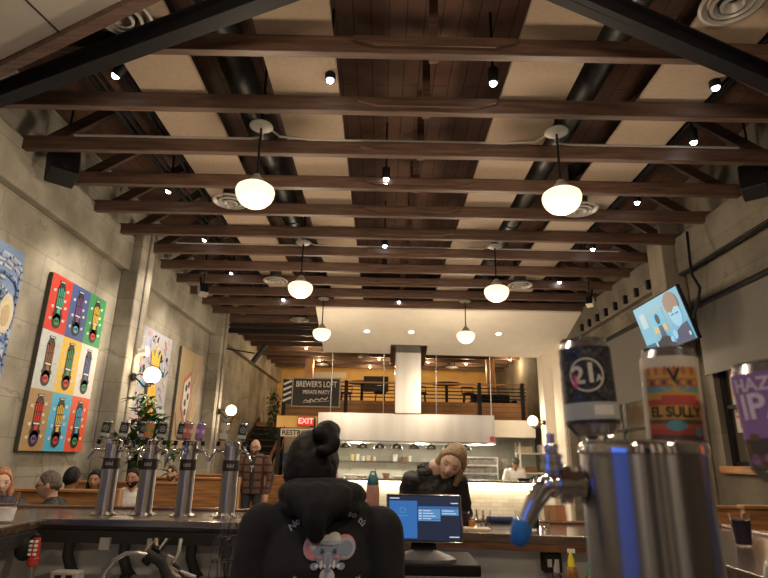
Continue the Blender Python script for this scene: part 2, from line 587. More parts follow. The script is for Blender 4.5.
# ------------------------------------------------------------------ acoustic panels between the joists and the roof
PX = [(-2.21, -1.63, 'outer left', 10), (-1.02, -.43, 'inner left', 11), (1.01, 1.60, 'inner right', 11), (2.25, 2.84, 'outer right', 10)]
for x0, x1, nm, n in PX:
    for k in range(n):
        y0 = 2.88 + .745 * k
        m = MB(); m.b(x0, x1, y0 + .004, y0 + .741, 4.575, 4.61, M_PANEL)
        o = m.build('acoustic_panel', bevel=.004)
        tag(o, 'cream acoustic panel in the %s ceiling strip, %s from the front' % (nm, ORD[k]), 'ceiling panel', 'cream acoustic panels above the joists')
# ------------------------------------------------------------------ pipes, ducts, tracks
def simple(name, label, cat, mb, group=None, bevel=0):
    return tag(mb.build(name, bevel=bevel), label, cat, group)
def duct(x, nm):
    t = thing('air_duct', 'round grey air duct running back over the joists %s' % nm, 'duct', (x, 0, 5.0))
    m = MB(); m.cyl((0, .5, 0), (0, 12.6, 0), .15, M_DUCT, 24); m.build('duct_pipe', t)
    for k in range(6):
        q = MB(); q.cyl((0, 1.2 + k * 2.2, 0), (0, 1.25 + k * 2.2, 0), .16, M_DUCT, 24); q.build('duct_collar', t)
    return t
duct(-1.43, 'beside the outer left panel strip')
duct(1.93, 'between the two right panel strips')
for x, nm in ((-2.58, 'left'), (3.02, 'right')):
    for q, dx in enumerate((-.17, -.09, .10, .16)):
        m = MB(); m.cyl((x + dx, .4, 4.80 + .02 * q), (x + dx, 12.4, 4.80 + .02 * q), .022 if q else .034, M_BLACK, 8)
        simple('ceiling_pipe', 'thin black pipe, %s of four running back over the %s spotlights' % (ORD[q], nm), 'pipe', m, 'black pipes over the %s spotlights' % nm)
for y, nm in ((4.995, 'nearer'), (7.975, 'farther')):
    m = MB()
    m.tube([(CX - 3.4, y, 4.57), (-1.4, y, 4.57), (-1.25, y - .1, 4.53), (-1.18, y - .38, 4.50)], .013, M_VENT, 8)
    m.tube([(-1.18, y - .38, 4.50), (-1.08, y - .08, 4.55), (-.8, y, 4.57), (1.2, y, 4.57), (1.5, y - .1, 4.53), (1.59, y - .38, 4.50)], .013, M_VENT, 8)
    m.tube([(1.59, y - .38, 4.50), (1.7, y - .08, 4.54), (1.85, y, 4.57), (3.6, y, 4.57)], .013, M_VENT, 8)
    simple('conduit', 'thin grey conduit along a joist feeding the %s pair of large pendants' % nm, 'conduit', m)
m = MB()
m.bar((-3.84, 12.6, 4.22), (-1.45, 12.6, 4.22), .08, .10, M_BLACK)
m.bar((-3.84, 12.6, 4.36), (-1.45, 12.6, 4.36), .08, .03, M_BLACK)
simple('track_rail', 'black steel rail crossing the rear ceiling from the left wall to the white soffit', 'rail', m)
# ------------------------------------------------------------------ pendants
def pendant():
    t = thing('pendant_light', '', 'pendant light', (0, 0, 0), 0, 'opal glass pendants in two rows')
    m = MB()
    m.lathe([(0, .735), (.05, .735), (.105, .715), (.11, .70), (.095, .69), (.03, .68), (0, .68)], M_VENT)
    m.build('canopy', t)
    m = MB(); m.cyl((0, 0, .72), (0, 0, 1.53), .012, M_BLACK, 10); m.build('ceiling_stem', t)
    m = MB(); m.cyl((0, 0, .14), (0, 0, .70), .011, M_BLACK, 10); m.build('rod', t)
    m = MB()
    m.lathe([(0, .20), (.03, .20), (.045, .17), (.07, .14), (.085, .115), (.085, .10), (0, .10)], M_VENT)
    m.build('fitter', t)
    m = MB()
    m.lathe([(0, .095), (.085, .095), (.135, .085), (.165, .062), (.175, .03), (.170, -.01), (.150, -.055), (.115, -.092), (.075, -.115), (.035, -.126), (0, -.128)], M_GLOBE, n=32)
    m.build('glass_shade', t)
    link_light('pendant_lamp', 'POINT', 64, WARM, (0, 0, -.30), parent=t, shadow_soft_size=.12)
    return t
P0 = pendant()
pl = [(-1.18, 4.55, 'large lit pendant hanging front left, biggest glass bowl on the left side'), (1.59, 4.55, 'large lit pendant hanging front right, biggest glass bowl on the right side'),
      (-1.18, 7.5, 'lit pendant in the middle of the left row beside a round vent'), (1.59, 7.5, 'lit pendant in the middle of the right row, left of a round vent'),
      (-1.18, 10.46, 'smallest pendant at the far end of the left row before the white soffit'), (1.59, 10.46, 'smallest pendant at the far end of the right row before the white soffit'),
      (-1.18, 1.6, 'added unseen pendant over the near left of the bar pit'), (1.59, 1.6, 'added unseen pendant over the near right of the bar pit'),  # four unseen pendants, overhead and behind the viewer, added as warm fill
      (-1.18, -1.4, 'added unseen pendant behind the viewer on the left'), (1.59, -1.4, 'added unseen pendant behind the viewer on the right')]
for i, (x, y, lb) in enumerate(pl):
    if i == 0:
        P0.location = (x, y, 3.72); P0['label'] = lb
    else:
        dup(P0, (x, y, 3.72), None, lb)
# ------------------------------------------------------------------ spotlights between the joists
def spot(x, y, label, tgt, e=70, ang=75, cool=True):
    t = thing('ceiling_spotlight', label, 'spotlight', (x, y, 4.55), 0, 'small spotlights between the joists')
    m = MB(); m.cyl((0, 0, .14), (0, 0, .70), .012, M_BLACK, 8); m.build('stem', t)
    d = (Vector(tgt) - Vector((x, y, 4.55))).normalized()
    m = MB(); m.cyl(-d * -.0 - d * .10, d * .03, .045, M_BLACK, 16); m.bar((0, 0, .15), -d * .07, .02, .02, M_BLACK); m.build('housing', t)
    m = MB(); m.ball(d * .03, .032, M_BULB, 12); m.build('bulb', t)
    link_light('spot_lamp', 'SPOT', e, (1.0, .86, .68), d * .075, d * 2.0, t, spot_size=math.radians(ang), spot_blend=.7, shadow_soft_size=.04)
sp = [(-2.29, 3.98, 'left row', 1), (-2.63, 6.12, 'left row', 2), (-2.67, 7.7, 'left row', 3), (-2.67, 9.25, 'left row', 4),
      (2.77, 3.98, 'right row', 1), (3.04, 4.82, 'right row', 2), (3.08, 6.18, 'right row', 3), (3.12, 7.77, 'right row', 4), (3.12, 9.4, 'right row', 5),
      (-.49, 3.98, 'middle, left of the front pair', 1), (.89, 3.98, 'middle, right of the front pair', 1),
      (.0, 5.70, 'centre line', 1), (.0, 7.8, 'centre line', 2), (.0, 8.76, 'centre line', 3), (.31, 10.9, 'centre line', 4), (-2.05, 10.9, 'rear left', 1)]
for x, y, nm, k in sp:
    if nm == 'left row':
        tg, e, a = ((-3.85, y + .5, 2.3), 150, 80)
    elif nm == 'right row':
        tg, e, a = ((3.2, y + .5, 0.0), 40, 75)
    else:
        tg, e, a = ((x, y + .3, 0), 90, 80)
    spot(x, y, 'small bright spotlight, %s %s, seen between ceiling joists' % (nm, ('number ' + ORD[k - 1] + ' from the front') if nm.endswith('row') or 'line' in nm else 'bulb'), tg, e, a)
# ------------------------------------------------------------------ round vents
def diffuser():
    t = thing('ceiling_vent', '', 'vent', (0, 0, 0), 0, 'round ceiling vents')
    m = MB(); m.cyl((0, 0, .03), (0, 0, .6), .10, M_DUCT, 20); m.build('vent_neck', t)
    for j, (r0, r1, z) in enumerate(((.215, .155, 0), (.145, .095, -.012), (.085, .03, -.022))):
        m = MB(); m.lathe([(r1, z + .05), (r0, z + .012), (r0, z), (r0 - .02, z - .006), (r1, z + .035), (r1, z + .05)], M_VENT, n=32); m.build('vent_ring', t)
    return t
V0 = diffuser()
vv = [(-1.88, 6.14, 'round grey vent just left of the large front left pendant'), (2.37, 6.18, 'round grey vent just right of the large front right pendant'),
      (-1.91, 9.3, 'round grey vent left of the middle left pendant'), (2.39, 9.3, 'round grey vent right of the middle right pendant'), (-1.89, 12.2, 'small round vent at the rear left before the white soffit'),
      (2.36, 3.06, 'round grey vent above the black steel brace at the upper right corner'), (-1.94, 3.3, 'round grey vent above the black steel brace at the upper left corner')]
for i, (x, y, lb) in enumerate(vv):
    z = 4.40 if y > 4 else 4.50
    if i == 0:
        V0.location = (x, y, z); V0['label'] = lb
    else:
        dup(V0, (x, y, z), None, lb)
# ------------------------------------------------------------------ speakers
def speaker(loc, rot, s, label, m0=M_BLACKMATT):
    t = thing('speaker', label, 'speaker', loc)
    t.rotation_euler = rot
    m = MB(); m.b(-.14 * s, .14 * s, -.12 * s, .12 * s, -.2 * s, .2 * s, m0); m.build('cabinet', t, bevel=.015)
    m = MB(); m.b(-.125 * s, .125 * s, -.128 * s, -.121 * s, -.185 * s, .185 * s, M_BLACK); m.box((0, -.13 * s, -.14 * s), (.03 * s, .006, .012 * s), M_CHROME); m.build('grille', t)
    m = MB(); m.bar((0, .10 * s, .15 * s), (0, .16 * s, .15 * s + .3), .03, .03, M_BLACK); m.build('bracket', t); Ri = t.rotation_euler.to_matrix().inverted(); m = MB(); m.bar((0, .05 * s, 0), Ri @ Vector((0, .0, 5.26 - loc[2])) + Vector((0, .05 * s, 0)), .02, .02, M_BLACK); m.build('hanger', t)
def spk(px_, py_, d, rot, s, label, m0=M_BLACKMATT):
    speaker(at(px_, py_, d), rot, s, label, m0)
spk(63, 165, 5.35, (-.35, 0, .75), 1.0, 'black box speaker at the end of a joist on the front left wall')
spk(754, 181, 5.4, (-.35, 0, -.75), .9, 'black box speaker under the joists at the right edge')
spk(203, 290, 8.98, (-.5, 0, .6), .55, 'small grey speaker by the left wall under the rear joists', M_VENT)
spk(590, 302, 9.3, (-.5, 0, -.6), .45, 'small pale speaker by the right wall under the rear joists', M_WHITE)
m = MB(); m.bar((-.03, 0, 0), (.25, 0, .42), .22, .07, M_BLACKMATT); m.bar((-.93, 0, .34), (.0, 0, .20), .03, .03, M_BLACK)
o = simple('flat_speaker', 'black wedge-shaped speaker hanging off the left wall near the rear', 'speaker', m, bevel=.01); o.location = at(254, 362, 12.8)
# recessed lamps in the soffit
for i, (x, y) in enumerate(((-.36, 12.0), (.62, 12.0), (2.55, 12.0))):
    z = 4.40 - (y - 11.1) / 1.95 * .58
    t = thing('recessed_light', '%s of three round lamps set in the white soffit' % ('left', 'middle', 'right')[i], 'ceiling light', (x, y, z), 0, 'recessed soffit lamps')
    t.rotation_euler = (-.29, 0, 0)
    m = MB(); m.lathe([(.06, .0), (.09, 0), (.095, -.006), (.06, -.004), (.06, 0)], M_WHITE); m.build('trim_ring', t)
    m = MB(); m.lathe([(0, .004), (.058, .004), (.058, -.002), (0, -.002)], M_CAN); m.build('lamp_lens', t)
    link_light('recessed_lamp', 'SPOT', 120, (1, .84, .62), (0, 0, -.03), parent=t, spot_size=math.radians(110), spot_blend=.6, shadow_soft_size=.05)
# ------------------------------------------------------------------ left wall canvases
def flat(name, c, rough=.6):
    return mat(name, c, rough, 0, .06, 20)
RED, BLUE, GREEN = flat('paint_red', (.55, .035, .02)), flat('paint_blue', (.05, .09, .28)), flat('paint_green', (.03, .26, .09))
PALE, YEL, OFFW = flat('paint_pale_blue', (.50, .56, .58)), flat('paint_yellow', (.72, .47, .06)), flat('paint_offwhite', (.62, .62, .60))
TAN, SKY, ORNG = flat('paint_tan', (.36, .23, .10)), flat('paint_sky', (.07, .40, .66)), flat('paint_vermilion', (.66, .09, .03))
INK, WHT, PURP, TEAL, BROWN, PINK = flat('paint_ink', (.015, .013, .013)), flat('paint_white', (.75, .74, .70)), flat('paint_purple', (.16, .07, .28)), flat('paint_teal', (.05, .36, .25)), flat('paint_brown', (.25, .09, .03)), flat('paint_pink', (.70, .30, .36))
LILAC = flat('paint_lilac', (.45, .36, .55))
M_EDGE = flat('canvas_edge_dark', (.05, .045, .04))
def ell(mb, u, v, a, b, z, m, n=20, h=.003, rot=0):
    ca, sa = math.cos(rot), math.sin(rot)
    pts = [(u + a * math.cos(2 * PI * k / n) * ca - b * math.sin(2 * PI * k / n) * sa, v + a * math.cos(2 * PI * k / n) * sa + b * math.sin(2 * PI * k / n) * ca) for k in range(n)]
    mb.prism(pts, z, z + h, m)
def rect(mb, u0, u1, v0, v1, z, m, h=.003):
    mb.prism([(u0, v0), (u1, v0), (u1, v1), (u0, v1)], z, z + h, m)
def stroke(mb, pts, w, z, m, h=.003):
    for p, q in zip(pts, pts[1:]):
        dx, dy = q[0] - p[0], q[1] - p[1]
        L = math.hypot(dx, dy) or 1
        nx, ny = -dy / L * w / 2, dx / L * w / 2
        ex, ey = dx / L * w * .3, dy / L * w * .3
        mb.prism([(p[0] - nx - ex, p[1] - ny - ey), (q[0] - nx + ex, q[1] - ny + ey), (q[0] + nx + ex, q[1] + ny + ey), (p[0] + nx - ex, p[1] + ny - ey)], z, z + h, m)
def canvas(label, y0, y1, z0, z1, face):
    t = thing('canvas_painting', label, 'painting', (XL + .01, (y0 + y1) / 2, (z0 + z1) / 2))
    w, h = (y1 - y0), (z1 - z0)
    m = MB(); m.b(0, .047, -w / 2, w / 2, -h / 2, h / 2, M_EDGE); m.build('stretcher', t)
    f = MB(); f.M = frame((.047, 0, 0), (0, 1, 0), (0, 0, 1))
    rect(f, -w / 2, w / 2, -h / 2, h / 2, 0, face)
    return t, f, w, h
t, f, w, h = canvas('canvas of nine bright colour blocks with a skateboard in each block', 6.06, 7.33, 1.47, 3.44, OFFW)
cells = [[(RED, TEAL, GREEN), (BLUE, PURP, SKY), (GREEN, YEL, RED)], [(PALE, BROWN, RED), (YEL, GREEN, RED), (OFFW, BLUE, GREEN)], [(TAN, RED, PURP), (SKY, YEL, RED), (ORNG, SKY, GREEN)]]
for r in range(3):
    for c in range(3):
        bgm, body, face = cells[r][c]
        u0, v0 = -w / 2 + c * w / 3, h / 2 - (r + 1) * h / 3
        rect(f, u0, u0 + w / 3, v0, v0 + h / 3, .003, bgm)
        uc, vc = u0 + w / 6, v0 + h / 6
        for du, dv in ((-.13, .14), (.12, .18), (-.12, -.05), (.13, -.02), (-.13, -.19), (.13, -.17), (.10, .06)):
            ell(f, uc + du, vc + dv, .024, .017, .006, WHT, 10)
            ell(f, uc + du + .014, vc + dv + .008, .015, .013, .006, WHT, 8)
        ell(f, uc, vc + .19, .07, .07, .006, INK)
        rect(f, uc - .075, uc + .075, vc - .19, vc + .19, .006, INK)
        ell(f, uc, vc - .20, .088, .088, .006, INK)
        for q in range(4):                                   # coloured bars on the deck
            stroke(f, [(uc - .05 + .034 * q, vc - .02), (uc - .055 + .037 * q, vc + .20 - .02 * abs(q - 1.5))], .019, .009, body)
        stroke(f, [(uc - .05, vc + .08), (uc + .05, vc + .09)], .012, .012, INK)
        stroke(f, [(uc - .05, vc - .04), (uc + .05, vc - .04)], .015, .009, WHT)
        rect(f, uc - .03, uc + .03, vc - .11, vc - .055, .009, body)
        ell(f, uc, vc - .205, .05, .045, .009, face)
        for s in (-1, 1):
            ell(f, uc + s * .075, vc - .13, .018, .028, .009, INK)
            ell(f, uc + s * .018, vc - .2, .012, .016, .012, INK, 10)
        stroke(f, [(uc - .05, vc + .262), (uc + .05, vc + .268)], .03, .006, INK)
        stroke(f, [(uc - .04, vc + .263), (uc + .04, vc + .267)], .014, .009, PALE)
f.build('painted_face', t)
t, f, w, h = canvas('blue and violet canvas of swirling strokes cut by the left edge', 4.25, 5.52, 1.5, 3.455, flat('paint_swirl_blue', (.20, .30, .52)))
SW = [flat('swirl_pale', (.42, .52, .66)), flat('swirl_deep', (.10, .17, .40)), flat('swirl_mid', (.26, .38, .60)), flat('swirl_violet', (.42, .40, .60)), flat('swirl_cream', (.60, .55, .42))]
rs = random.Random(3)
for k in range(170):
    cu, cv, R = rs.choice([(.35, .35, .5), (-.2, .5, .4), (.3, -.4, .5), (-.3, -.3, .5)])
    R *= rs.uniform(.12, 1.25)
    a0 = rs.uniform(0, 6.3)
    pts = [(max(-.62, min(.62, cu + R * math.cos(a0 + .25 * q))), max(-.96, min(.96, cv + R * .9 * math.sin(a0 + .25 * q)))) for q in range(7)]
    stroke(f, pts, .03, 0.003 + .0001 * k, SW[k % 5 if k % 9 == 4 else k % 4])
ell(f, .50, .30, .11, .20, .023, SW[4]); ell(f, .50, .28, .06, .11, .026, flat('swirl_tan', (.50, .40, .24)))
ell(f, .35, -.72, .22, .24, .023, SW[3]); ell(f, .05, .62, .10, .12, .023, INK)
f.build('painted_face', t)
t, f, w, h = canvas('pale lilac canvas with a yellow crown and an orange figure', 8.5, 9.86, 1.35, 3.42, flat('paint_lilac_ground', (.42, .44, .52)))
rs = random.Random(5)
for k in range(230):
    u, v = rs.uniform(-.6, .6), rs.uniform(-.95, .95)
    d = (rs.uniform(-.12, .12), rs.uniform(-.12, .12))
    stroke(f, [(u, v), (max(-.66, min(.66, u + d[0])), max(-1, min(1, v + d[1])))], rs.choice([.015, .03, .07]), .003 + .00005 * k, [INK, PALE, PINK, SKY, LILAC, INK, WHT, YEL][k % 8])
rect(f, -.68, .1, -1.03, -.35, .016, flat('paint_rose', (.52, .34, .40))); rect(f, .35, .68, -1.03, -.2, .016, PALE)
ell(f, .02, -.18, .22, .52, .019, flat('paint_orange', (.60, .27, .06))); ell(f, .02, .05, .15, .25, .022, YEL); ell(f, .02, -.45, .16, .12, .022, flat('paint_olive', (.25, .25, .08)))
ell(f, .0, .32, .14, .16, .022, BROWN); ell(f, -.2, .1, .05, .3, .022, INK)
f.prism([(-.16, .47), (.16, .47), (.19, .76), (.08, .6), (.0, .8), (-.08, .6), (-.19, .74)], .025, .029, YEL)
for s in (-1, 1):
    ell(f, s * .055, .36, .03, .03, .026, WHT, 10)
rect(f, -.12, .16, -.34, -.22, .026, YEL); ell(f, .02, -.62, .12, .12, .026, flat('paint_slate', (.14, .22, .26))); ell(f, .02, -.62, .07, .07, .029, ORNG)
f.build('painted_face', t)
t, f, w, h = canvas('small olive brown canvas with a pizza slice and golden brush marks', 10.39, 11.68, 1.55, 3.42, flat('paint_olive_brown', (.36, .27, .15)))
rect(f, .05, .645, -.93, .93, .003, flat('paint_umber', (.30, .22, .15)))
f.prism([(-.35, .35), (.02, .55), (.12, .05), (-.05, -.55), (-.38, -.2)], .006, .010, flat('paint_crust', (.45, .12, .06)))
f.prism([(-.32, .28), (-.03, .45), (.04, .05), (-.08, -.45), (-.32, -.15)], .010, .014, OFFW)
for u, v in ((-.2, .2), (-.08, .05), (-.2, -.08), (-.08, .28), (-.15, -.25)):
    ell(f, u, v, .055, .07, .014, INK, 12)
stroke(f, [(.2, .2), (.32, .35), (.42, .55)], .025, .006, YEL); stroke(f, [(.2, -.5), (.3, -.1), (.25, .1)], .03, .006, YEL)
stroke(f, [(.3, -.4), (.48, -.05), (.55, .0)], .03, .006, YEL); stroke(f, [(-.6, -.3), (-.45, -.7)], .04, .006, BROWN)
f.build('painted_face', t)
# ------------------------------------------------------------------ globe sconces
def sconce(loc, rz, label, e=14):
    t = thing('globe_sconce', label, 'wall lamp', loc, rz)
    m = MB(); m.cyl((0, 0, 0), (.03, 0, 0), .06, M_BLACK, 20); m.build('wall_plate', t)
    m = MB(); m.tube([(.02, 0, 0), (.10, 0, -.05), (.15, 0, -.11), (.21, 0, -.14), (.27, 0, -.12), (.275, 0, -.085)], .012, M_BLACK); m.tube([(.03, 0, .02), (.10, 0, .05), (.16, 0, .02)], .009, M_BLACK); m.cyl((.275, 0, -.10), (.275, 0, -.075), .045, M_BLACK); m.build('arm', t)
    m = MB(); m.ball((.275, 0, .03), .118, M_SCONCE, 28); m.build('glass_globe', t)
    link_light('sconce_lamp', 'POINT', e, WARM, (.275, 0, .24), parent=t, shadow_soft_size=.10)
    link_light('sconce_lamp', 'POINT', e * .6, WARM, (.275, 0, -.22), parent=t, shadow_soft_size=.08)
sconce((XL + .30, 7.93, 2.50), 0, 'lit globe sconce on the left pilaster beside the nine-block canvas')
sconce((XL + .30, 12.35, 2.36), 0, 'lit globe sconce farther back on the left wall near the stairs')
sconce((XR - .30, 7.5, 2.45), PI, 'added unseen globe sconce on the right pilaster behind the ivory beer can')  # unseen sconce, added to warm the lower right wall
sconce((3.72, 12.95, 2.30), PI, 'lit globe sconce on the white wall right of the kitchen')
m = MB(); m.cyl((0, 0, 0), (.12, 0, .02), .05, M_WHITE, 16, .07); m.cyl((0, 0, 0), (-.03, 0, 0), .035, M_VENT)
o = simple('security_lamp', 'small white lamp head on the left pilaster above the globe sconce', 'wall lamp', m); o.location = (XL + .33, 7.95, 2.86)
m = MB(); m.tube([(XL + .29, 8.0, 4.6), (XL + .29, 8.0, 2.5)], .012, M_VENT, 8); simple('conduit', 'thin grey conduit running down the left pilaster to its sconce', 'conduit', m)
m = MB(); m.tube([(XL + .06, 13.0, 1.35), (XL + .06, 14.8, 2.45), (XL + .06, 15.2, 2.48)], .03, M_WOODY, 10)
for q in range(3):
    m.bar((XL - .01, 13.3 + q * .7, 1.53 + .43 * q), (XL + .06, 13.3 + q * .7, 1.53 + .43 * q), .02, .02, M_BLACK)
simple('stair_handrail', 'round wooden handrail sloping up the left wall beside the stairs', 'handrail', m)
# ------------------------------------------------------------------ booths
def booth(y, x0, x1, label, h=1.13, seats=(1, -1), grp='oak booth benches'):
    t = thing('booth_bench', label, 'booth', ((x0 + x1) / 2, y, 0), 0, grp)
    w = x1 - x0
    m = MB(); m.b(-w / 2, w / 2, -.03, .03, 0, h - .03, M_WOODP); m.build('back_panel', t, bevel=.006)
    m = MB(); m.b(-w / 2 - .01, w / 2 + .01, -.05, .05, h - .03, h, M_WOODP); m.build('top_rail', t, bevel=.006)
    m = MB(); m.b(w / 2, w / 2 + .045, -.06, .06, 0, h + .01, M_WOODZ); m.build('end_post', t, bevel=.006)
    for s in seats:
        m = MB(); m.b(-w / 2, w / 2, s * .03, s * .46, .38, .45, M_WOODY); m.b(-w / 2 + .02, w / 2 - .02, s * .06, s * .42, 0, .38, M_WOODY); m.build('seat', t, bevel=.01)
for y, xe, lb in ((5.62, -2.5, 'oak booth bench behind the man with glasses'), (7.33, -2.45, 'oak booth bench behind the woman with long dark hair and the bearded man'), (9.02, -2.2, 'oak booth bench behind the third tap tower from the left'), (10.7, -1.75, 'oak booth bench nearest the standing man')):
    booth(y, -3.84, xe, lb, seats=((-1,) if y in (7.33,) else (1, -1)))
booth(4.75, 2.9, 4.18, 'oak booth bench by the right wall under the window', 1.16, (1,))
booth(6.3, 2.9, 4.18, 'second oak booth bench along the right wall, behind the first', 1.05, (-1,))
# tall planter and its plant
M_LEAF = mat('green_leaf', (.045, .13, .03), .5, 0, .5, 9)
M_LEAFD = mat('dark_ivy_leaf', (.02, .045, .015), .6, 0, .4, 9)
M_STEM = mat('plant_stem', (.09, .08, .03), .7)
def leaf(mb, p, d, L, wd, mm):
    d = Vector(d).normalized()
    s = d.cross(Vector((0, 0, 1)))
    s = s.normalized() if s.length > .01 else Vector((1, 0, 0))
    n = s.cross(d)
    p = Vector(p)
    mb.add([p, p + d * L * .4 + s * wd / 2 + n * .012, p + d * L - n * .02, p + d * L * .4 - s * wd / 2 + n * .012, p + d * L * .45 - n * .005], [(0, 1, 4), (1, 2, 4), (2, 3, 4), (3, 0, 4)], mm)
t = thing('potted_plant', 'leafy green plant in a tall black planter behind the first two tap towers', 'plant', (-3.12, 7.62, 0))
m = MB(); m.prism([(-.13, -.13), (.13, -.13), (.13, .13), (-.13, .13)], 0, 1.38, M_BLACKMATT); m.b(-.14, .14, -.14, .14, 1.36, 1.41, M_BLACKMATT); m.build('planter', t, bevel=.01)
sm, lm = MB(), MB()
rs = random.Random(11)
for k in range(26):
    a = rs.uniform(0, 6.28)
    tall = k % 3
    R, Hh = (rs.uniform(.05, .25), rs.uniform(.4, .85)) if tall else (rs.uniform(.3, .55), rs.uniform(-.15, .3))
    p = [Vector((0.05 * math.cos(a), .05 * math.sin(a), 1.38))]
    for q in range(1, 6):
        s = q / 5
        p.append(Vector((R * s * math.cos(a), R * s * math.sin(a), 1.38 + Hh * s + (.18 * math.sin(PI * s) if not tall else 0))))
    sm.tube(p, .005, M_STEM, 5)
    for q in range(1, 6):
        for _ in range(4):
            leaf(lm, p[q] + Vector((rs.uniform(-.03, .03),) * 3), (rs.uniform(-1, 1), rs.uniform(-1, 1), rs.uniform(-.6, .5)), rs.uniform(.12, .22), rs.uniform(.06, .10), M_LEAF)
sm.build('stems', t); lm.build('foliage', t)
# ------------------------------------------------------------------ stairs, restroom bulkhead
M_STAIR = wood('dark_stair_wood', (.05, .03, .02), 'X', .5)
t = thing('staircase', 'dark wooden stairs climbing along the left wall to the loft', 'stairs', (-3.20, 12.55, 0))
for k in range(14):
    m = MB(); m.b(-.56, .5, k * .37, k * .37 + .40, (k + 1) * .173 - .045, (k + 1) * .173, M_STAIR); m.build('tread', t, bevel=.004)
    m = MB(); m.b(-.55, .49, k * .37 + .01, k * .37 + .035, k * .173, (k + 1) * .173 - .045, M_BLACKMATT); m.build('riser', t)
for x in (-.585, .53):
    m = MB(); m.bar((x, -.1, .02), (x, 5.2, 2.45), .05, .34, M_STAIR); m.build('stringer', t)
m = MB(); m.bar((.60, 0.1, .55), (.60, 5.0, 2.85), .06, .08, M_WOODY); m.bar((.60, 0.1, .95), (.60, 5.0, 3.25), .06, .06, M_WOODY)
for q in range(5):
    m.b(.57, .63, .2 + q * 1.1, .26 + q * 1.1, .1 + q * .51, 1.05 + q * .51, M_BLACK)
m.build('banister', t)
t = thing('bulkhead', 'ochre bulkhead over the restroom passage left of the hood', 'bulkhead', (-1.92, 13.0, 2.22))
struct(t)
m = MB(); m.b(-.47, .45, 0, .25, -.13, .13, M_YELLOW); struct(m.build('bulkhead_panel', t)); m = MB(); m.b(-.44, -.36, .02, .10, -2.22, -.13, M_BLACKMATT); struct(m.build('bulkhead_post', t))
t = thing('exit_sign', 'red lit EXIT sign on the ochre bulkhead', 'sign', (-1.72, 12.995, 2.23))
m = MB(); m.b(-.19, .19, -.045, 0, -.11, .11, M_WOODY); m.build('sign_box', t, bevel=.01)
m = MB(); m.b(-.17, .17, -.05, -.045, -.095, .095, emit('exit_red', (.9, .02, .01), .75)); add_text(m, 'EXIT', .17, frame((0, -.052, 0), (1, 0, 0), (0, 0, 1)), emit('exit_letters', (1, .55, .45), 1.1)); m.build('sign_face', t)
t = thing('restrooms_sign', 'white RESTROOMS sign hanging under the ochre bulkhead', 'sign', (-1.80, 12.95, 1.975))
m = MB(); m.b(-.47, .47, -.015, .015, -.085, .085, flat('sign_cream', (.62, .52, .36))); m.build('sign_board', t)
m = MB(); add_text(m, 'RESTROOMS', .15, frame((0, -.018, -.005), (1, 0, 0), (0, 0, 1)), INK, 1.05); m.build('lettering', t)
m = MB(); m.b(-.4, -.39, -.005, .005, .085, .15, M_BLACK); m.b(.39, .4, -.005, .005, .085, .15, M_BLACK); m.build('hanger', t)
m = MB(); m.b(-2.50, -1.62, 14.9, 15.0, 0, 2.3, M_CREAMWALL); struct(m.build('wall_restroom'))
m = MB(); m.cyl((0, 0, 0), (0, -.02, 0), .13, flat('plaque_blue', (.08, .16, .45)), 20); o = simple('door_plaque', 'small round blue plaque on the pale wall of the restroom passage', 'sign', m); o.location = (-2.4, 14.89, 1.42)
# ------------------------------------------------------------------ loft
m = MB(); m.b(-2.55, 3.72, 14.42, 14.50, 2.36, 2.86, blocks('loft_plank_front', (.24, .115, .045), (.38, .19, .08), (.20, .09, .04), (.30, .26, .22), 1.6, .125, ax='XZ', msize=.006)); struct(m.build('loft_parapet'))
t = thing('loft_railing', 'black railing with wooden top rail along the loft edge', 'railing', (0, 14.4, 2.86))
m = MB(); m.b(-2.55, 3.7, -.03, .05, .44, .48, M_WOODX); m.build('top_rail', t)
for z in (.09, .18, .27, .36):
    m = MB(); m.b(-2.55, 3.7, .0, .03, z - .012, z + .012, M_BLACK); m.build('rail_bar', t)
for x in (-2.5, -.92, .6, 2.5, 3.6):
    m = MB(); m.b(x - .045, x + .045, -.035, .05, -.42, .5, M_BLACKMATT); m.build('post', t)
t = thing('loft_sign', "dark BREWER'S LOFT PRIVATE PARTY sign hung on the loft railing", 'sign', (-1.68, 14.34, 3.03))
m = MB(); m.b(-.62, .62, -.02, .02, -.37, .37, flat('sign_frame_grey', (.38, .35, .30))); m.build('frame', t)
m = MB(); m.b(-.59, .59, -.028, -.02, -.34, .34, flat('sign_board_black', (.025, .02, .018)))
F0 = lambda u, v: frame((u, -.030, v), (1, 0, 0), (0, 0, 1))
SGN = flat('sign_letter_cream', (.70, .64, .54))
add_text(m, "BREWER'S LOFT", .205, F0(0, .20), SGN, .72); add_text(m, 'PRIVATE PARTY', .135, F0(0, -.0), SGN, .72)
pts = [(-.30 + .05 * k, -.22 + .03 * math.sin(k * 2.2) + .006 * k) for k in range(13)]
m2 = MB(); m2.M = frame((0, -.030, 0), (1, 0, 0), (0, 0, 1)); stroke(m2, pts, .022, 0, SGN); stroke(m2, [(-.12, -.16), (-.15, -.27)], .02, 0, SGN); stroke(m2, [(-.33, -.26), (.34, -.21)], .01, 0, SGN)
m.build('sign_face', t); m2.build('script_line', t)
t = thing('striped_sign', 'black and white diagonally striped board beside the loft sign', 'sign', (-2.42, 14.36, 3.05))
m = MB(); m.b(-.12, .12, -.02, .02, -.3, .3, INK); m.build('board', t)
m = MB(); m.M = frame((0, -.022, 0), (1, 0, 0), (0, 0, 1))
for k in range(4):
    stroke(m, [(-.09, -.24 + .14 * k), (.09, -.16 + .14 * k)], .05, 0, WHT)
m.build('stripes', t)
m = MB(); m.b(-.45, .45, -.04, .04, -.28, .28, M_BLACK); o = simple('loft_screen', 'black wall screen on the ochre back wall of the loft', 'screen', m, bevel=.01); o.location = at(376, 384, 20.555)
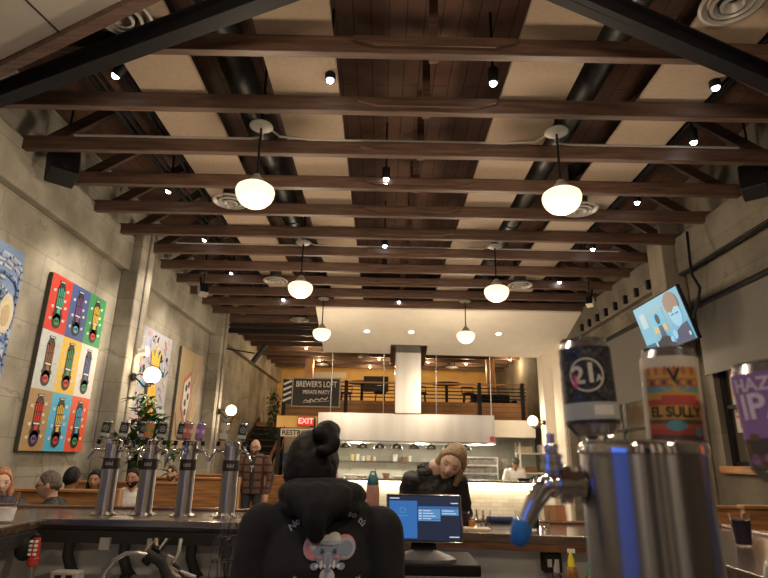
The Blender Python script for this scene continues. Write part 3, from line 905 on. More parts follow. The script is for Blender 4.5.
m = MB(); m.b(-.6, .6, -.02, .02, -.10, .10, flat('banner_pale', (.75, .68, .55))); o = simple('loft_banner', 'pale strip banner on the loft back wall left of the screen', 'sign', m); o.location = at(330, 375, 20.575)
def stool(loc, label):
    t = thing('bar_stool', label, 'stool', loc, 0, 'bar stools in the loft')
    m = MB(); m.lathe([(0, .72), (.17, .72), (.18, .75), (.16, .77), (0, .77)], M_BLACK, n=16); m.build('seat', t)
    m = MB(); m.tube([(-.15, .14, .77), (-.16, .18, .95), (.16, .18, .95), (.15, .14, .77)], .015, M_BLACK, 6); m.build('backrest', t)
    for sx in (-1, 1):
        for sy in (-1, 1):
            m = MB(); m.bar((sx * .11, sy * .11, .73), (sx * .18, sy * .18, 0), .03, .03, M_BLACK); m.build('leg', t)
def htable(loc, label):
    t = thing('high_table', label, 'table', loc, 0, 'high tables in the loft')
    m = MB(); m.cyl((0, 0, .98), (0, 0, 1.02), .38, M_BLACK, 24); m.build('tabletop', t)
    m = MB(); m.cyl((0, 0, 0), (0, 0, .98), .04, M_BLACK, 10); m.lathe([(0, 0), (.25, 0), (.24, .02), (.05, .05), (0, .05)], M_BLACK); m.build('pedestal', t)
htable((1.75, 15.2, 2.42), 'round black high table in the loft right of the steel duct')
stool((1.05, 15.3, 2.42), 'black bar stool in the loft just right of the steel duct')
stool((2.35, 15.25, 2.42), 'black bar stool in the loft right of the round high table')
htable((-.55, 15.3, 2.42), 'round black high table in the loft left of the steel duct')
stool((-1.0, 15.6, 2.42), 'black bar stool behind the loft railing, right of the hanging loft sign')
stool((-.05, 15.4, 2.42), 'black bar stool in the loft just left of the steel duct')
t = thing('loft_sofa', 'low dark sofa in the right corner of the loft', 'sofa', (3.05, 15.6, 2.42))
m = MB(); m.b(-.55, .55, -.35, .35, .1, .42, M_BLACKMATT); m.build('seat', t, bevel=.04); m = MB(); m.b(-.55, .55, .2, .35, .4, .82, M_BLACKMATT); m.build('backrest', t, bevel=.04)
for x in (-.62, .48):
    m = MB(); m.b(x, x + .14, -.35, .35, 0, .6, M_BLACKMATT); m.build('armrest', t, bevel=.03)
for x, y in ((3.3, 17.0), (-2.3, 17.5)):
    m = MB(); m.b(x - .12, x + .12, y - .12, y + .12, 2.42, 4.42, M_WOODZ); struct(m.build('loft_column'))
LEFTV = MB()
rs = random.Random(2)
for k in range(150):
    s = rs.random()
    leaf(LEFTV, (rs.uniform(-.12, .12), rs.uniform(-.06, .06), -s * 1.1), (rs.uniform(-1, 1), rs.uniform(-1, .3), rs.uniform(-1, .1)), .14, .08, M_LEAFD)
for k in range(5):
    LEFTV.tube([(-.1 + .05 * k, 0, .1), (-.1 + .05 * k, -.02, -.5), (-.12 + .06 * k, 0, -1.1)], .006, M_STEM, 5)
o = simple('hanging_ivy', 'dark ivy hanging at the top of the stairs', 'plant', LEFTV); o.location = at(275, 392, 14.4)
for i, (x, y, d) in enumerate(((306, 352, 15.6), (319, 362, 17.6), (379, 363, 17.2), (370, 370, 18.8), (466, 365, 17.8), (428, 363, 17.6), (510, 360, 16.8))):
    p = at(x, y, d)
    p.z = 4.40
    t = thing('loft_spotlight', 'small warm spotlight under the loft ceiling, %s counting from the left' % ORD[[0, 1, 3, 2, 5, 4, 6][i]], 'spotlight', p, 0, 'loft spotlights')
    m = MB(); m.cyl((0, 0, 0), (0, 0, .1), .05, M_WHITE, 14); m.cyl((0, 0, .1), (0, 0, .86), .012, M_BLACK, 8); m.build('housing', t)
    m = MB(); m.ball((0, 0, 0), .035, M_CAN, 12); m.build('bulb', t)
    link_light('loft_lamp', 'POINT', 42, (1, .72, .40), (0, 0, -.16), parent=t, shadow_soft_size=.08)
lv = [((365, 357), 'round white vent in the loft ceiling left of the steel duct'), ((452, 368), 'round white vent in the loft ceiling right of the steel duct'), ((322, 365), 'round white vent in the loft ceiling above the loft sign')]
for (x, y), lb in lv:
    p = at_z(x, y, 4.36)
    dup(V0, p, None, lb)['group'] = 'round vents in the loft'
# ------------------------------------------------------------------ kitchen
t = thing('kitchen_hood', 'long stainless hood over the open kitchen pass', 'hood', (.565, 13.3, 1.80))
m = MB(); m.add([(-2.015, -.3, 0), (2.015, -.3, 0), (2.015, 1.1, 0), (-2.015, 1.1, 0), (-2.015, -.3, .64), (2.015, -.3, .64), (2.015, 1.1, .64), (-2.015, 1.1, .64)],
      [(0, 1, 5, 4), (1, 2, 6, 5), (2, 3, 7, 6), (3, 0, 4, 7), (4, 5, 6, 7)], M_BRUSH); m.b(-2.015, 2.015, -.31, -.28, 0, .04, M_STEEL); m.b(-1.98, 1.98, -.25, 1.05, .25, .27, M_BRUSH); m.build('hood_body', t)
m = MB(); m.b(1.9, 2.0, -.318, -.302, .06, .17, flat('sticker_red', (.45, .05, .06))); m.build('sticker', t)
for k, x in enumerate((-1.75, -.53, .70, 1.97)):
    m = MB(); m.cyl((x + .565, 13.10, 2.44), (x + .565, 13.03, 3.84), .012, M_BRUSH, 8); simple('hanging_rod', 'thin steel rod holding up the kitchen hood, %s from the left' % ORD[k], 'rod', m, 'hood suspension rods')
t = thing('exhaust_duct', 'square stainless exhaust duct rising from the hood to the soffit', 'duct', (.60, 13.15, 2.44))
m = MB(); m.b(-.30, .30, -.25, .3, 0, 1.5, M_BRUSH); m.build('duct_shaft', t, bevel=.008)
m = MB(); m.add([(-.42, -.55, 1.50), (.42, -.55, 1.50), (.42, .36, 1.18), (-.42, .36, 1.18), (-.42, -.55, 1.66), (.42, -.55, 1.66), (.42, .36, 1.40), (-.42, .36, 1.40)], [(3, 2, 1, 0), (4, 5, 6, 7), (0, 1, 5, 4), (1, 2, 6, 5), (2, 3, 7, 6), (3, 0, 4, 7)], M_STEEL); m.build('collar', t)
for k in range(9):
    x = -1.20 + k * .39
    t = thing('heat_lamp', 'dark dome heat lamp under the hood, %s from the left' % ORD[k], 'heat lamp', (x, 13.1, 1.80), 0, 'heat lamps under the hood')
    m = MB(); m.lathe([(0, -.02), (.05, -.025), (.11, -.07), (.135, -.13), (.128, -.13), (.10, -.075), (0, -.045)], mat('dark_dome_metal', (.05, .045, .04), .3, .8), n=24); m.build('dome', t)
    m = MB(); m.cyl((0, 0, -.03), (0, 0, .3), .012, M_BLACK, 8); m.build('stem', t)
t = thing('pass_counter', 'white brick kitchen pass with a glowing strip under its steel top', 'counter', (1.15, 12.5, 0))
m = MB(); m.b(-2.5, 2.56, 0, .5, 0, 1.0, M_TILE); m.build('brick_front', t)
m = MB(); m.b(-2.55, 2.57, -.18, .6, 1.0, 1.045, M_STEEL); m.build('steel_top', t, bevel=.006)
m = MB(); m.b(-2.5, 2.55, -.10, -.07, .972, .998, emit('led_strip_glow', (1, .86, .6), 14)); m.build('led_strip', t)
link_light('led_lamp', 'AREA', 24, (1, .82, .55), (0, -.085, .965), (0, .15, 0), t, shape='RECTANGLE', size=5.0, size_y=.03)
for i, x in enumerate((-.2, .7, 1.6, 2.5)):
    pass
t = thing('kitchen_shelf', 'steel shelf with jars along the kitchen back wall', 'shelf', (.4, 15.5, 1.36))
m = MB(); m.b(-1.5, 1.5, -.2, .2, -.02, .02, M_STEEL); m.build('shelf_board', t)
for x in (-1.2, .2, 1.4):
    m = MB(); m.bar((x, .19, -.22), (x, -.15, -.02), .02, .02, M_BRUSH); m.build('bracket', t)
jar = [(352, .16, .10, 'yellow'), (357.5, .17, .10, 'white'), (363, .12, .10, 'white'), (368, .14, .11, 'cream'), (374, .11, .08, 'cream'), (395, .18, .12, 'white'), (404, .12, .12, 'brown'), (452, .14, .1, 'cream'), (410, .15, .08, 'white')]
JC = {'yellow': flat('tub_yellow', (.70, .58, .25)), 'white': flat('tub_white', (.75, .73, .66)), 'cream': flat('tub_cream', (.65, .55, .38)), 'brown': flat('tub_brown', (.28, .13, .06))}
for k, (x, hh, ww, cc) in enumerate(jar):
    p = at(x, 460, 15.45)
    m = MB(); m.lathe([(0, 0), (ww * .9, 0), (ww, hh * .9), (ww * .85, hh), (0, hh)], JC[cc], n=14, sx=.6, sy=.6)
    o = simple('storage_tub', '%s tub on the kitchen wall shelf, %s from the left' % (cc, ORD[sorted(j[0] for j in jar).index(x)]), 'tub', m, 'tubs on the kitchen shelf'); o.location = (p.x, 15.45, 1.381)
SHELF2 = [(350, .06, .14, 'white', 'stack of white plates'), (362, .05, .15, 'cream', 'stack of cream plates'), (386, .10, .09, 'brown', 'brown crock'), (398, .05, .14, 'white', 'stack of white plates'), (408, .09, .08, 'yellow', 'yellow tub')]
for k, (x, hh, ww, cc, nm) in enumerate(SHELF2):
    p = at(x, 474, 13.0)
    m = MB(); m.lathe([(0, 0), (ww * .6, 0), (ww, hh * .8), (ww, hh), (ww * .8, hh * .9), (0, hh * .9)], JC[cc], n=18)
    o = simple('plate_stack' if 'plates' in nm else 'crock', '%s on the kitchen pass, %s of the row from the left' % (nm, ORD[k]), 'dishes', m, 'dishes on the pass counter'); o.location = (p.x, 12.85, 1.0455)
for k in range(7):
    p = at(352 + 9.5 * k, 452, 15.68)
    t = thing('kitchen_utensil', 'steel utensil hanging on the kitchen back wall, %s from the left' % ORD[k], 'utensil', (p.x, 15.675, 1.93), 0, 'utensils hanging in the kitchen')
    m = MB(); m.tube([(0, 0, 0), (0, 0, -.22)], .008, M_STEEL, 6); m.build('handle', t)
    m = MB(); m.lathe([(0, -.02), (.04, 0), (.045, .02), (.0, .0)], M_STEEL, (0, -.01, -.25), n=12); m.build('bowl', t)
m = MB(); m.b(-1.4, 1.9, 15.64, 15.69, 1.925, 1.94, M_STEEL); simple('utensil_rail', 'thin steel rail along the kitchen back wall', 'rail', m)
t = thing('back_counter', 'steel work counter along the kitchen back wall', 'counter', (1.2, 15.3, 0))
m = MB(); m.b(-2.55, 2.9, -.35, .38, .86, .92, M_STEEL); m.build('worktop', t); m = MB(); m.b(-2.5, 2.85, -.30, .35, .08, .86, M_BRUSH); m.build('cabinet', t)
p = at(479, 465, 14.95)
t = thing('deck_oven', 'stacked steel deck oven on the kitchen back counter', 'oven', (p.x, 15.2, .92))
m = MB(); m.b(-.5, .5, -.25, .4, 0, .62, M_BRUSH); m.build('oven_body', t, bevel=.01)
for k in range(3):
    m = MB(); m.b(-.46, .46, -.275, -.25, .03 + k * .2, .19 + k * .2, mat('oven_door_steel', (.22, .21, .20), .3, .9)); d = m.build('oven_door', t); m = MB(); m.bar((-.38, -.31, .17 + k * .2), (.38, -.31, .17 + k * .2), .02, .02, M_STEEL); m.build('handle', d)
for x, lb in ((498, 'left'), (505, 'right')):
    p = at(x, 464, 15.68); m = MB(); m.b(-.08, .08, -.005, .005, -.14, .14, WHT); o = simple('pinned_paper', '%s white paper sheet pinned on the kitchen back wall' % lb, 'paper', m); o.location = (p.x, 15.692, p.z)
p = at(531, 444, 14.6)
t = thing('shelf_rack', 'white shelf rack with boxes at the right end of the kitchen', 'shelf', (p.x + .1, 14.7, 0))
for z in (.5, 1.15, 1.62):
    m = MB(); m.b(-.45, .45, -.25, .25, z, z + .03, M_WHITE); m.build('shelf_board', t)
for x in (-.42, .42):
    for y in (-.22, .22):
        m = MB(); m.b(x - .02, x + .02, y - .02, y + .02, 0, 1.9, M_WHITE); m.build('upright', t)
for i, (x, z, w_, h_, c, lb) in enumerate(((3.1, 1.65, .35, .16, 'cream', 'long cream box on top of the white shelf rack'), (3.55, 1.65, .22, .2, 'white', 'white box on top of the white shelf rack'), (3.2, 1.18, .3, .14, 'brown', 'brown bread crate on the middle of the white shelf rack'))):
    m = MB(); m.b(-w_ / 2, w_ / 2, -.12, .12, 0, h_, JC[c]); o = simple('storage_box', lb, 'box', m, bevel=.01); o.location = (p.x + .1 + (x - 3.35), 14.65, z + .001)
for i, (x, lb) in enumerate(((524, 'left'), (538, 'middle'), (551, 'right'))):
    p = at(x, 474, 12.6)
    t = thing('saute_pan', '%s dark pan on the right of the kitchen pass' % lb, 'pan', (p.x, 12.65, 1.045), 0, 'pans on the kitchen pass')
    m = MB(); m.lathe([(0, 0), (.11, 0), (.14, .05), (.135, .05), (.105, .006), (0, .006)], M_BLACK); m.build('pan_body', t)
    m = MB(); m.tube([(.13, 0, .045), (.22, 0, .09), (.26, 0, .09)], .012, M_BLACK, 8); m.build('handle', t)
for x, y, z, e in ((-.6, 14.2, 1.95, 75), (1.0, 14.2, 1.95, 75), (2.4, 14.2, 1.95, 75)):
    t = thing('hood_light', 'lamp inside the hood, %s' % {-.6: 'left', 1.0: 'middle', 2.4: 'right'}[x], 'lamp', (x, y, z + .04), 0, 'hood lamps')
    m = MB(); m.b(-.15, .15, -.06, .06, 0, .07, M_CAN); m.build('lamp_lens', t)
    link_light('hood_lamp', 'POINT', e, (1, .90, .68), (0, 0, -.12), parent=t, shadow_soft_size=.1)
# ------------------------------------------------------------------ right wall: screen, shades, pipes
t = thing('television', 'tilted flat television on the right wall showing a blue cartoon', 'television', (3.64, 7.04, 3.22))
R = Matrix((Vector((-.0, -1, 0)), Vector((-math.sin(.272), 0, math.cos(.272))), Vector((-math.cos(.272), 0, -math.sin(.272))))).transposed()
t.rotation_euler = (Matrix.Rotation(0, 3, 'X') @ R).to_euler()
m = MB(); m.b(-.61, .61, -.345, .345, -.05, -.002, M_BLACK); m.build('housing', t, bevel=.006)
m = MB(); m.cyl((0, 0, -.05), (0, .0, -.32), .03, M_BLACK); m.bar((-.45, .05, -.08), (.45, .05, -.08), .2, .03, M_BLACK); m.build('wall_bracket', t)
E_ = lambda n, c: emit('screen_' + n, c, .72)
m = MB()
rect(m, -.595, .595, -.33, .33, 0, E_('cyan', (.16, .46, .66)), .002)
rect(m, -.5, -.35, .02, .22, .002, E_('pale', (.42, .60, .68))); rect(m, -.25, .12, -.12, .2, .002, E_('frame', (.45, .38, .22))); rect(m, -.23, .10, -.10, .18, .005, E_('window', (.08, .50, .78)))
rect(m, -.23, .1, -.1, -.02, .008, E_('sand', (.50, .52, .30)))
ell(m, -.06, .07, .05, .07, .011, E_('hair', (.015, .02, .03))); m.prism([(-.12, -.25), (.02, -.25), (.0, -.02), (-.1, -.02)], .011, .013, E_('navy', (.03, .10, .22)))
rect(m, -.595, .1, -.33, -.2, .005, E_('dark_blue', (.03, .12, .24))); m.prism([(-.4, -.33), (.18, -.33), (.05, -.18), (-.1, -.16), (-.3, -.25)], .014, .016, E_('ink', (.01, .015, .03)))
ell(m, .36, .17, .17, .15, .005, E_('brown', (.25, .17, .14))); ell(m, .37, .04, .13, .17, .008, E_('face', (.30, .62, .85))); m.prism([(.13, -.33), (.58, -.33), (.55, -.1), (.42, -.12), (.3, -.16)], .011, .014, E_('navy2', (.05, .07, .16)))
m.prism([(.22, .26), (.5, .26), (.52, .1), (.4, .12), (.3, .06), (.21, .12)], .011, .013, E_('brown', (.25, .17, .14)))
for u in (.32, .42):
    stroke(m, [(u - .03, .03), (u + .03, .04)], .012, .014, E_('ink', (0, 0, 0)))
rect(m, -.3, -.26, -.3, -.2, .017, E_('pale', (1, 1, 1))); ell(m, .53, -.25, .025, .03, .016, E_('pale', (1, 1, 1)), 10)
ell(m, .22, -.2, .05, .06, .016, E_('face', (1, 1, 1)), 10); ell(m, .12, -.24, .04, .04, .016, E_('face', (1, 1, 1)), 10)
m.build('screen', t)
link_light('screen_glow', 'AREA', 5, (.5, .8, 1), (0, 0, .03), parent=t, shape='RECTANGLE', size=1.1, size_y=.6).rotation_euler = (PI, 0, 0)
M_SHADE = mat('grey_roller_fabric', (.125, .115, .10), .9, 0, .05, 40)
for y0, y1, z0, z1, lb in ((4.28, 7.08, 2.55, 3.46, 'wide grey roller shade half drawn over the near right window'), (8.5, 11.5, 2.42, 3.62, 'grey roller shade on the far right window behind the television')):
    t = thing('roller_shade', lb, 'blind', (XR - .07, (y0 + y1) / 2, z0))
    w = (y1 - y0) / 2
    m = MB(); m.b(-.005, .005, -w, w, .02, z1 - z0, M_SHADE); m.build('fabric', t)
    m = MB(); m.b(-.012, .012, -w, w, 0, .025, M_SHADE); m.build('hem_bar', t)
    m = MB(); m.cyl((0, -w - .02, z1 - z0), (0, w + .02, z1 - z0), .04, M_BLACK, 14); m.build('roller_tube', t)
m = MB(); m.tube([(XR - .14, 4.0, 3.95), (XR - .14, 7.2, 3.95)], .02, M_BLACK, 8); simple('pipe', 'black pipe under the concrete beam on the right wall', 'pipe', m)
m = MB(); m.tube([at(687, 232, 6.6), at(690, 262, 6.5), at(692, 275, 6.45), at(700, 288, 6.35), at(698, 300, 6.35), at(693, 318, 6.4)], .018, M_BLACK, 8)
for v in range(len(m.v)):
    m.v[v].x = min(m.v[v].x, XR - .13)
simple('hanging_cable', 'loose black cable looping down the right wall above the television', 'cable', m)
for k in range(8):
    m = MB(); m.b(-.03, .03, -.03, .03, -.07, .07, M_BLACK); o = simple('small_bracket', 'small black bracket under the right wall beam, %s from the television' % ORD[k], 'bracket', m, 'small black brackets on the right wall'); o.location = (XR - .15, 8.1 + .42 * k, 4.08)
t = thing('window_sign', 'white sign with red lettering seen through the right window', 'sign', (XR + .165, 6.555, 2.26))
m = MB(); m.b(-.01, .01, -.42, .42, -.42, .42, flat('board_white', (.72, .70, .64))); m.build('sign_board', t)
m = MB()
for k, s in enumerate(('COME', 'IN', 'ANY', 'TIME')):
    vs, fs = text_geo(s, .22); u0 = min(v.x for v in vs)
    add_text(m, s, .22, frame((-.015, .38 + u0, .29 - .2 * k), (0, -1, 0), (0, 0, 1)), ORNG)
m.build('lettering', t)
link_light('yard_fill', 'POINT', 500, WARM, (XR + .8, 8.3, 2.9), shadow_soft_size=.15)  # bare point light added to brighten what shows beyond the window
t = thing('reflection_globe', 'round lit globe outside the right window, standing in for a sconce reflection', 'lamp', (XR + .95, 7.35, 2.55))  # glowing globe built outside in place of a sconce's reflection in the pane
m = MB(); m.ball((0, 0, 0), .14, M_SCONCE, 24); m.build('glass_globe', t); m = MB(); m.tube([(0, 0, -.13), (.2, 0, -.2), (.60, 0, -.1)], .015, M_BLACK); m.build('arm', t)
# ------------------------------------------------------------------ the bar
INNER = [(-1.98, 1.0), (-2.05, 3.64), (-.75, 3.62), (1.0, 3.36), (1.44, 3.32), (1.44, 1.0)]
OUTER = [(2.3, 1.0), (2.3, 4.0), (1.5, 3.98), (.3, 4.02), (-.6, 4.43), (-2.9, 4.43), (-2.8, 1.0)]
t = thing('bar_counter', 'long dark wooden U-shaped bar counter round the bartender pit', 'bar counter', (0, 3.5, 0))
def loc_(p, o=(0, 3.5)):
    return (p[0] - o[0], p[1] - o[1])
m = MB(); m.prism([loc_(p) for p in INNER + OUTER], 1.02, 1.07, M_BAR); m.build('countertop', t, bevel=.006)
m = MB()
for p, q in zip(OUTER, OUTER[1:]):
    a, b = loc_(p), loc_(q)
    m.bar((*a, 1.064), (*b, 1.064), .075, .05, M_BARRAIL)
m.build('arm_rail', t, bevel=.012)
m = MB()
DW = [(-2.05, 3.76), (-.75, 3.74), (1.0, 3.48), (1.56, 3.44), (1.56, 1.2)]
m.bar((-2.12, -2.5, .51), (-2.17, .26, .51), .06, 1.02, M_GREYPANEL)
for p, q in zip([(-2.17, 3.76)] + DW, DW):
    m.bar((*loc_(p), .51), (*loc_(q), .51), .05, 1.02, M_GREYPANEL)
m.build('die_wall', t)
m = MB()
for p, q in zip(INNER[:2], INNER[1:3]):
    m.bar((*loc_(p), .985), (*loc_(q), .985), .05, .07, M_BLACKMATT)
for p, q in zip(INNER[2:], INNER[3:]):
    m.bar((*loc_(p), 1.005), (*loc_(q), 1.005), .05, .035, M_BARRAIL)
m.build('fascia', t)
m = MB(); m.bar((-2.03, .125, 1.066), (-.74, .105, 1.066), .05, .036, M_STEEL); m.b(-2.0, -.76, .14, .42, 1.070, 1.074, mat('bar_mat_brown', (.20, .14, .09), .35, .4, .5, 90)); m.build('drip_rail', t, bevel=.01)
for x in (-1.85, -1.52, -1.12, -.92):
    m = MB(); m.tube([(x, .13, .96), (x, .13, .88), (x + .03, .14, .80), (x + .09, .16, .72), (x + .16, .18, .66)], .032, M_BLACKMATT, 8); m.build('bracket', t)
for x in (-1.34, -1.62):
    m = MB(); m.b(x - .03, x + .03, .075, .10, .92, .985, M_VENT); m.build('clamp', t)
m = MB(); m.b(1.03, 1.07, -.19, -.18, .99, 1.01, WHT); m.build('tag_label', t)
m = MB(); m.b(1.408, 1.413, -1.17, -1.12, .99, 1.015, WHT); m.build('tag_label', t)
near = thing('bar_counter', 'near side of the bar carrying the large foreground tap tower', 'bar counter', (.25, .6, 0))
m = MB(); m.b(-1.0, .8, -.35, .22, 1.02, 1.065, M_BAR); m.build('countertop', near, bevel=.006); m = MB(); m.b(-.95, .75, .12, .17, 0, 1.02, M_GREYPANEL); m.build('die_wall', near)
# underbar steel stations
def station(x0, x1, y0, y1, z, label):
    t = thing('underbar_station', label, 'sink unit', ((x0 + x1) / 2, (y0 + y1) / 2, 0))
    w, d = (x1 - x0) / 2, (y1 - y0) / 2
    m = MB(); m.b(-w, w, -d, d, z - .05, z, M_STEEL); m.build('steel_top', t, bevel=.008)
    m = MB(); m.b(-w + .02, w - .02, -d + .03, d, .12, z - .05, M_BRUSH); m.build('cabinet', t)
    for sx in (-1, 1):
        m = MB(); m.cyl((sx * (w - .05), -d + .06, 0), (sx * (w - .05), -d + .06, .13), .02, M_BRUSH, 10); m.build('foot', t)
station(-1.95, -.5, 3.18, 3.60, .79, 'steel underbar station below the row of four tap towers')
station(.45, 1.40, 2.92, 3.28, .805, 'steel underbar station holding sauce bottles below the right of the bar')
# ------------------------------------------------------------------ beer cans and tap towers
M_TIN = mat('can_aluminium', (.55, .56, .60), .25, 1.0, .04)
M_CANDK = mat('can_label_charcoal', (.030, .032, .042), .4, .2, .8, 150)
def wrapper(c, r, rz):
    c = Vector(c); R = Matrix.Rotation(rz, 3, 'Z')
    return lambda v: c + R @ Vector(((r + v.z) * math.sin(v.x / r), -(r + v.z) * math.cos(v.x / r), v.y))
def add_wrap(mb, vs, fs, wf, m):
    mb.add([wf(Vector(v)) for v in vs], fs, m)
def wrect(mb, wf, u0, u1, v0, v1, z, m, n=10):
    vs, fs = [], []
    for k in range(n + 1):
        u = u0 + (u1 - u0) * k / n
        vs += [Vector((u, v0, z)), Vector((u, v1, z))]
    fs = [(2 * k, 2 * k + 2, 2 * k + 3, 2 * k + 1) for k in range(n)]
    add_wrap(mb, vs, fs, wf, m)
def well(mb, wf, u, v, a, b, z, m, n=28, a1=None, b1=None):
    vs, fs = [], []
    if a1 is None:
        vs = [Vector((u, v, z))] + [Vector((u + a * math.cos(2 * PI * k / n), v + b * math.sin(2 * PI * k / n), z)) for k in range(n)]
        fs = [(0, 1 + k, 1 + (k + 1) % n) for k in range(n)]
    else:
        for k in range(n):
            c, s = math.cos(2 * PI * k / n), math.sin(2 * PI * k / n)
            vs += [Vector((u + a * c, v + b * s, z)), Vector((u + a1 * c, v + b1 * s, z))]
        fs = [(2 * k, 2 * ((k + 1) % n), 2 * ((k + 1) % n) + 1, 2 * k + 1) for k in range(n)]
    add_wrap(mb, vs, fs, wf, m)
def wtext(mb, wf, t, size, u, v, m, xs=1.0, z=.0006, rot=0):
    vs, fs = text_geo(t, size, 0, xs, .0004, size * .028)
    R = Matrix.Rotation(rot, 3, 'Z')
    add_wrap(mb, [R @ x + Vector((u, v, z)) for x in vs], fs, wf, m)
def can_shape(mb, c, body, r=.033, h=.122, band=None):
    """c: centre of the can"""
    b = -h / 2
    mb.lathe([(0, b + .004), (r * .72, b), (r * .80, b + .003), (r, b + .013)], M_TIN, c, n=36)
    mb.lathe([(r, b + .013), (r, h / 2 - .012)], body, c, n=36)
    mb.lathe([(r, h / 2 - .012), (r * .86, h / 2 - .003), (r * .89, h / 2), (r * .82, h / 2 + .0005), (r * .80, h / 2 - .004), (0, h / 2 - .004)], M_TIN, c, n=36)
LABELS = {}
def small_can(mb, c, kind):
    kinds = {'dark': (M_CANDK, flat('can_band_grey', (.40, .42, .42))), 'orange': (flat('can_orange', (.42, .20, .06)), flat('can_green', (.10, .25, .10))), 'purple': (flat('can_purple', (.25, .13, .38)), flat('can_lilac', (.55, .40, .60))),
             'pink': (flat('can_rose', (.42, .12, .12)), flat('can_pale', (.60, .50, .50))), 'clear': (flat('can_white', (.48, .47, .44)), flat('can_tan', (.34, .22, .12)))}
    body, band = kinds[kind]
    can_shape(mb, c, body, .029)
    wf = wrapper(c, .0292, .3)
    if kind in ('dark',):
        wrect(mb, wf, -.09, .09, -.044, -.022, .0004, band, 30)
        well(mb, wf, 0, .012, .019, .019, .0005, band, 20, .016, .016)
        wtext(mb, wf, '21', .022, 0, .012, band)
    else:
        wrect(mb, wf, -.09, .09, -.012, .012, .0004, band, 30)
        well(mb, wf, 0, .0, .012, .018, .0008, body, 16)
def small_tower(loc, kinds, label, first=False):
    t = thing('tap_tower', label, 'tap tower', loc, 0, 'steel tap towers on the far bar')
    m = MB(); m.lathe([(0, 0), (.085, 0), (.085, .008), (.062, .018), (.054, .022), (.052, .455), (0, .455)], M_COLUMN, n=36); m.build('column', t)
    m = MB(); m.lathe([(.052, .450), (.057, .452), (.057, .470), (.04, .480), (0, .483)], M_CHROME, n=32); m.build('cap', t)
    m = MB(); m.lathe([(.0525, .29), (.0535, .29), (.0535, .36), (.0525, .36)], INK, n=32)
    wf = wrapper((0, 0, .325), .0537, .15)
    for k in range(5):
        wrect(m, wf, -.022 + .01 * k, -.016 + .01 * k, -.012, .012 - .006 * (k % 2), .0006, M_VENT, 2)
    m.build('label_band', t)
    n = len(kinds)
    angs = {2: (-160, -20), 3: (-165, -95, -15)}[n]
    for a, kd in zip(angs, kinds):
        a = math.radians(a)
        d = Vector((math.cos(a), math.sin(a), 0))
        z = .415
        f = MB()
        f.cyl(d * .045 + Vector((0, 0, z)), d * .085 + Vector((0, 0, z)), .012, M_CHROME, 12)
        f.cyl(d * .058 + Vector((0, 0, z)), d * .068 + Vector((0, 0, z)), .019, M_CHROME, 12)
        f.tube([d * .08 + Vector((0, 0, z)), d * .105 + Vector((0, 0, z + .004)), d * .128 + Vector((0, 0, z - .015)), d * .148 + Vector((0, 0, z - .055)), d * .15 + Vector((0, 0, z - .065))], [.012, .013, .012, .010, .009], M_CHROME, 10)
        f.cyl(d * .10 + Vector((0, 0, z)), d * .095 + Vector((0, 0, z + .05)), .009, M_CHROME, 10)
        f.cyl(d * .098 + Vector((0, 0, z + .035)), d * .094 + Vector((0, 0, z + .065)), .013, M_BLACK, 10)
        fo = f.build('faucet', t)
        c = MB(); small_can(c, (0, 0, 0), kd); co = c.build('can_handle', fo)
        co.location = d * .066 + Vector((0, 0, z + .13)); co.rotation_euler = (0, .10, 0)
    return t
TW = [((-1.824, 3.95), ('dark', 'dark'), 'steel tap tower farthest left on the bar with two dark cans on its taps'), ((-1.575, 3.975), ('dark', 'orange', 'dark'), 'second steel tap tower from the left with an orange can between two dark cans'),
      ((-1.309, 3.965), ('dark', 'pink', 'purple'), 'third steel tap tower from the left with dark, rose and purple cans'), ((-1.011, 3.94), ('clear', 'dark'), 'fourth steel tap tower, nearest the bartender, with a pale and a dark can')]
for (x, y), k, lb in TW:
    small_tower((x, y, 1.0745), k, lb)
